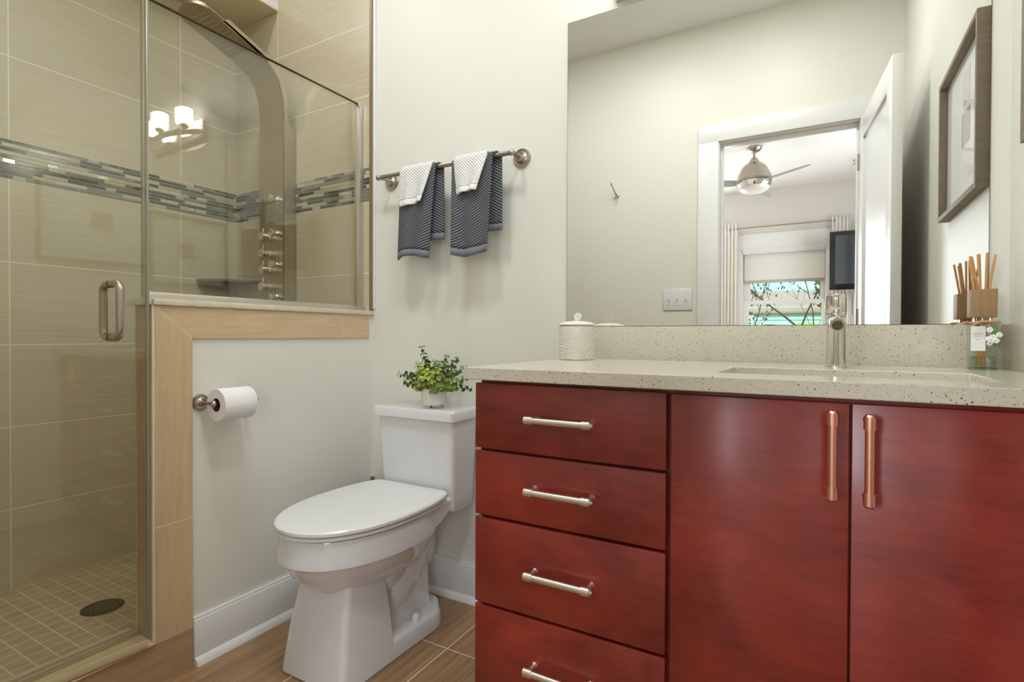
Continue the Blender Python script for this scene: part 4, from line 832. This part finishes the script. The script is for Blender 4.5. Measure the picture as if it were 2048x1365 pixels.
# ------------------------------------------------------------------ potted plant on the tank
pp = empty('potted_plant', (-1.200, 1.54, 0.733), 'small artificial eucalyptus in a white footed pot on the toilet tank', 'plant')
cx_, cy_ = -1.206, 1.545
m = MB(); m.lathe([(0.030, 0.741), (0.042, 0.7425), (0.0455, 0.748), (0.0465, 0.80), (0.0440, 0.8005), (0.043, 0.75), (0.0, 0.75)], (cx_, cy_, 0), n=36)
for k in range(3):
    a = -PI/2+k*2*PI/3; m.sphere((cx_+0.030*math.cos(a), cy_+0.030*math.sin(a), 0.7385), 0.0057, 10)
m.build('pot', CERAM, pp)
rnd = random.Random(21); stems = MB(); leaves = MB()
def stem(az, el, ln, tone):
    d = Vector((math.cos(az)*math.cos(el), math.sin(az)*math.cos(el), math.sin(el))); p = Vector((cx_+rnd.uniform(-.012, .012), cy_+rnd.uniform(-.012, .012), 0.806)); pts = [p.copy()]
    nseg = 11
    for i in range(nseg):
        d = (d+Vector((rnd.uniform(-.1, .1), rnd.uniform(-.1, .1), rnd.uniform(-.07, .06)))).normalized(); p = p+d*ln/nseg; p.z = max(p.z, 0.797 if math.hypot(p.x-cx_, p.y-cy_) < 0.05 else 0.785)
        if p.y > D-0.012: p.y = D-0.012
        pts.append(p.copy())
        if i >= 1:
            R_ = 0.0125*(1-0.5*i/nseg)*rnd.uniform(0.85, 1.15); s = d.orthogonal().normalized(); s.rotate(Matrix.Rotation(i*PI/2+rnd.uniform(-.3, .3), 3, d)); 
            for sg in (-1, 1):
                nrm = (d*0.8+s*sg*0.35+Vector((rnd.uniform(-.3, .3),)*3)).normalized(); c = p+s*sg*R_*0.95; a = nrm.orthogonal().normalized(); b = nrm.cross(a)
                tn = tone if rnd.random() < 0.7 else rnd.randint(0, 2); leaves.mat(tn)
                c.y = min(c.y, D-0.014)
                ring = [c+(a*math.cos(t)+b*math.sin(t))*R_+nrm*0.0 for t in [k*2*PI/8 for k in range(8)]]
                cv = leaves.bm.verts.new(c-nrm*R_*0.25); rv = [leaves.bm.verts.new(q) for q in ring]
                for k in range(8): leaves._f([cv, rv[k], rv[(k+1) % 8]])
    stems.tube(pts, [0.0013]*len(pts), 5)
specs = [(-1.0, 0.35, .075, 2), (-2.2, 0.4, .08, 2), (-1.6, 0.45, .07, 1), (0.4, 0.6, .11, 1), (2.9, 0.75, .11, 1), (-0.5, 1.1, .10, 2), (-2.9, 0.9, .10, 1), (-1.4, 0.7, .09, 2), (-0.7, 0.5, .11, 1), (-2.0, 1.1, .09, 1), (2.7, 1.25, .155, 0), (2.4, 1.05, .13, 0), (PI, 0.55, .135, 0), (PI+.25, 0.3, .135, 1), (PI-.2, 0.15, .14, 0), (PI+.1, 0.0, .13, 0), (-1.9, 0.6, .10, 1), (-1.5, 0.9, .10, 2), (-1.2, 0.5, .10, 2), (-1.6, 0.2, .09, 2), (-0.9, 0.2, .11, 1), (-0.6, 0.7, .12, 2), (-0.3, 0.95, .14, 0), (-0.1, 0.7, .15, 0), (0.0, 0.5, .155, 1), (-0.15, 0.15, .15, 1), (-0.3, 0.05, .14, 1), (0.1, 0.0, .14, 0), (1.2, 0.9, .11, 1), (-2.4, 0.1, .11, 1), (-2.2, 0.0, .08, 1), (-0.9, -0.1, .085, 1), (-1.3, 1.2, .10, 1), (-2.6, 0.8, .11, 2), (-1.0, 0.8, .1, 2), (-1.8, 0.0, .08, 1)]
for a in specs: stem(*a)
stems.build('stems', basic('stem_green', '#5b6b35', 0.6), pp); leaves.build('leaves', GREENS, pp, smooth=0)

# ------------------------------------------------------------------ shower glass, fixed panel (leaning back very slightly) with channels
gp = empty('shower_glass_panel', (-1.68, 1.22, 1.091), 'fixed clear glass shower panel standing on the knee wall', 'glass panel')
lean = 0.016
def gx(z, c=-1.68): return c-(z-1.53)*lean
m = MB(); m.loft([[(gx(1.106)-0.0045, 0.816, 1.106), (gx(1.106)+0.0045, 0.816, 1.106), (gx(1.106)+0.0045, 1.634, 1.106), (gx(1.106)-0.0045, 1.634, 1.106)], [(gx(1.954)-0.0045, 0.816, 1.954), (gx(1.954)+0.0045, 0.816, 1.954), (gx(1.954)+0.0045, 1.634, 1.954), (gx(1.954)-0.0045, 1.634, 1.954)]])
m.build('pane', GLASS, gp, smooth=0)
m = MB(); m.box(-1.690, -1.656, 0.818, 1.655, 1.0915, 1.112, 0.001); m.build('bottom_channel', ALU, gp)
m = MB(); m.box(-1.694, -1.668, 1.632, 1.6555, 1.091, 1.955, 0.001); m.build('wall_channel', ALU, gp)
m = MB(); m.box(-1.685, -1.675, 0.8105, 0.8165, 1.09, 1.954); m.build('edge_seal', SEAL, gp)
m = MB(); m.box(-1.6862, -1.6738, 0.8155, 1.634, 1.9538, 1.9552, M=None); m.build('polished_edge', basic('dark_glass_edge', '#3d4034', 0.2), gp, smooth=0)
# hinged glass door, slightly open
HX, HY = -1.650, 0.10; delta = math.radians(3.7)
dr = empty('shower_door', (HX, HY, 0.13), 'hinged clear glass shower door with round-bar pull handle', 'shower door')
Mdr = Matrix.Translation((HX, HY, 0)) @ Matrix.Rotation(-delta, 4, 'Z')
DW = 0.685
m = MB(); m.box(-0.0045, 0.0045, 0, DW, 0.150, 2.05, M=Mdr); m.build('pane', GLASS, dr, smooth=0)
m = MB(); m.box(-0.0055, 0.0055, DW+0.0002, DW+0.0075, 0.150, 2.05, 0.002, M=Mdr); m.build('edge_seal', SEAL, dr)
m = MB(); m.box(-0.005, 0.005, 0, DW, 0.128, 0.1495, 0.001, M=Mdr); m.build('bottom_sweep', basic('pale_vinyl_sweep', '#c9bd95', 0.3), dr)
hyl = 0.605; hz0, hz1 = 0.982, 1.122; R_ = 0.022
pth = [(0.005, hyl, hz1), (0.030, hyl, hz1)]+[(0.030+R_*math.sin(a), hyl, hz1-R_+R_*math.cos(a)) for a in [PI/2*i/6 for i in range(1, 7)]]+[(0.030+R_*math.cos(a), hyl, hz0+R_-R_*math.sin(a)) for a in [PI/2*i/6 for i in range(0, 7)]]+[(0.005, hyl, hz0)]
for sg in (1, -1):
    m = MB(); m.tube([Mdr @ Vector((p[0]*sg, p[1], p[2])) for p in pth], 0.0095, 18); 
    for z in (hz0, hz1): m.cyl(Mdr @ Vector((0.0045*sg, hyl, z)), Mdr @ Vector((0.007*sg, hyl, z)), 0.0105, n=18)
    m.build('handle', NICKEL, dr)
for z in (0.35, 1.75):
    m = MB(); m.box(-0.012, 0.012, -0.03, 0.055, z-0.045, z+0.045, 0.002, M=Mdr); m.build('hinge', NICKEL, dr)
struct(MB().box(-1.722, -1.696, YF, 0.811, 0.1242, 0.137, 0.002).build('trim_12', ALU, origin=(0, 0, 0)))

# ------------------------------------------------------------------ stainless shower panel
SX0, SX1 = -2.252, -2.088
spn = empty('shower_column', (-2.17, 1.62, 1.0), 'brushed stainless steel shower column with curved rainfall arm, knobs and jets', 'shower panel')
front = [(1.586, 0.72), (1.586, 1.00), (1.586, 1.85), (1.586, 1.98), (1.580, 2.05), (1.562, 2.115), (1.530, 2.155), (1.485, 2.182), (1.42, 2.208), (1.34, 2.238), (1.28, 2.257), (1.235, 2.270)]
th = 0.004
def strip(pts, x0, x1):
    rings = []
    for i, (yy, zz) in enumerate(pts):
        a = pts[max(i-1, 0)]; b = pts[min(i+1, len(pts)-1)]; d = Vector((b[0]-a[0], b[1]-a[1])).normalized(); nrm = Vector((d.y, -d.x))   # outward, to the back/top
        yb, zb = yy+nrm.x*th, zz+nrm.y*th
        rings.append([(x0, yy, zz), (x1, yy, zz), (x1, yb, zb), (x0, yb, zb)])
    return rings
m = MB(); m.loft(strip(front, SX0, SX1)); m.build('front_plate', STEEL, spn, smooth=50)
# rounded rain head plate at the arm's end
m = MB(); tipc = (1.25, 2.2655); outl = []
dirv = Vector((0, 1.235-1.42, 2.270-2.208)).normalized(); up = Vector((1, 0, 0)).cross(dirv); xm = (SX0+SX1)/2; hw_ = (SX1-SX0)/2
c0 = Vector((xm, 1.245, 2.267))
out = [c0+Vector((-hw_, 0, 0))-dirv*0.28]+[c0+Vector((-hw_*math.cos(a), 0, 0))+dirv*(0.05*math.sin(a)) for a in [PI*i/14 for i in range(15)]]+[c0+Vector((hw_, 0, 0))-dirv*0.28]
nn = dirv.cross(Vector((1, 0, 0))).normalized(); nn = nn if nn.z < 0 else -nn
m.loft([[p+nn*0.0015 for p in out], [p-nn*0.012 for p in out]]); m.build('rain_head', basic('head_shaded_steel', '#a89a80', 0.38, metal=0.95), spn)  # steel darkened for shade and brown tile reflections on the underside
m = MB()
for i in range(9):
    for j in range(7):
        p = c0+Vector((-hw_*0.62+hw_*1.24*j/6+(0.008 if i % 2 else 0), 0, 0))-dirv*(0.005+0.02*i)+nn*0.0022; m.sphere(p, 0.0024, 6)
nz_ = m.build('nozzles', basic('silicone_nozzle', '#c9bfae', 0.6), spn); nz_['kind'] = 'stuff'
# side flanges
def flange(x):
    m = MB(); outer = [(1.653, 0.72), (1.653, 1.00), (1.653, 1.86), (1.650, 1.905), (1.636, 1.93), (1.618, 1.945), (1.610, 1.98), (1.607, 2.05), (1.590, 2.13), (1.553, 2.180), (1.500, 2.208), (1.43, 2.234), (1.335, 2.268), (1.32, 2.262)]
    inner = [(1.587, 0.72), (1.587, 1.00), (1.587, 1.86), (1.587, 1.905), (1.587, 1.93), (1.587, 1.945), (1.587, 1.98), (1.581, 2.05), (1.562, 2.116), (1.530, 2.156), (1.485, 2.183), (1.42, 2.209), (1.34, 2.239), (1.31, 2.248)]
    m.loft([[(x, a[0], a[1]), (x+0.003, a[0], a[1]), (x+0.003, b[0], b[1]), (x, b[0], b[1])] for a, b in zip(outer, inner)])
    m.build('side_flange', STEEL, spn, smooth=40)
flange(SX1-0.003); flange(SX0)
for z in (1.435, 1.36, 1.285, 1.21):
    m = MB(); m.lathe([(0.022, 0), (0.022, 0.004), (0.0195, 0.006), (0.0195, 0.038), (0.0175, 0.040), (0, 0.040)], (-2.192, 1.586, z), (0, -1, 0), n=28); kb = m.build('knob', CHROME, spn)
    m = MB(); m.cyl((-2.192, 1.560, z+0.018), (-2.192, 1.560, z+0.036), 0.003, n=8); m.sphere((-2.192, 1.56, z+0.036), 0.0034, 8); m.build('lever_pin', CHROME, kb)
for z in (1.597, 1.445, 1.305, 1.160):
    m = MB(); m.lathe([(0.016, 0), (0.016, 0.003), (0.010, 0.005), (0.010, 0.012), (0.013, 0.014), (0.010, 0.018), (0.013, 0.022), (0.0165, 0.030), (0.0165, 0.042), (0.012, 0.044), (0, 0.044)], (-2.118, 1.586, z), (0, -1, 0.0), n=20); m.build('body_jet', CHROME, spn)
# corner shelf
m = MB(); pts = [(XL+0.001, D-0.0095), (XL+0.001, 1.455)]+[(XL+0.001+0.205*math.sin(a), D-0.0095-0.205*math.cos(a)) for a in [PI/2*i/10 for i in range(1, 10)]]+[(XL+0.21, D-0.0095)]
m.loft([[(a, b, 1.238) for a, b in pts], [(a, b, 1.250) for a, b in pts]]); tag(m.build('corner_shelf', basic('dark_stone_shelf', '#6f604c', 0.3), bevel=0.002), 'brown quarter-round stone corner shelf inside the shower', 'shelf')
# floor drain
dn = empty('floor_drain', (-2.111, 0.893, 0.06), 'round dark metal floor drain in the shower floor', 'drain')
m = MB(); m.lathe([(0.062, 0.0602), (0.062, 0.0615), (0.055, 0.0620), (0.0, 0.0620)], (-2.111, 0.893, 0), n=36, cap=False); m.build('cover', basic('worn_drain_metal', '#4b463c', 0.4, metal=0.7, var=0.3, vscale=120), dn)
m = MB()
for rr, n in ((0.018, 7), (0.036, 13)):
    for k in range(n):
        a = 2*PI*k/n; m.lathe([(0.0035, 0.0621), (0.0035, 0.0627), (0, 0.0627)], (-2.111+rr*math.cos(a), 0.893+rr*math.sin(a), 0), n=8)
m.build('grate_bosses', basic('drain_boss', '#8c8575', 0.35, metal=0.8), dn)
m = MB(); m.lathe([(0.068, 0.0601), (0.068, 0.0608), (0.062, 0.0609)], (-2.111, 0.893, 0), n=36, cap=False); m.build('grout_ring', basic('pale_grout_ring', '#b5b48e', 0.8), dn)
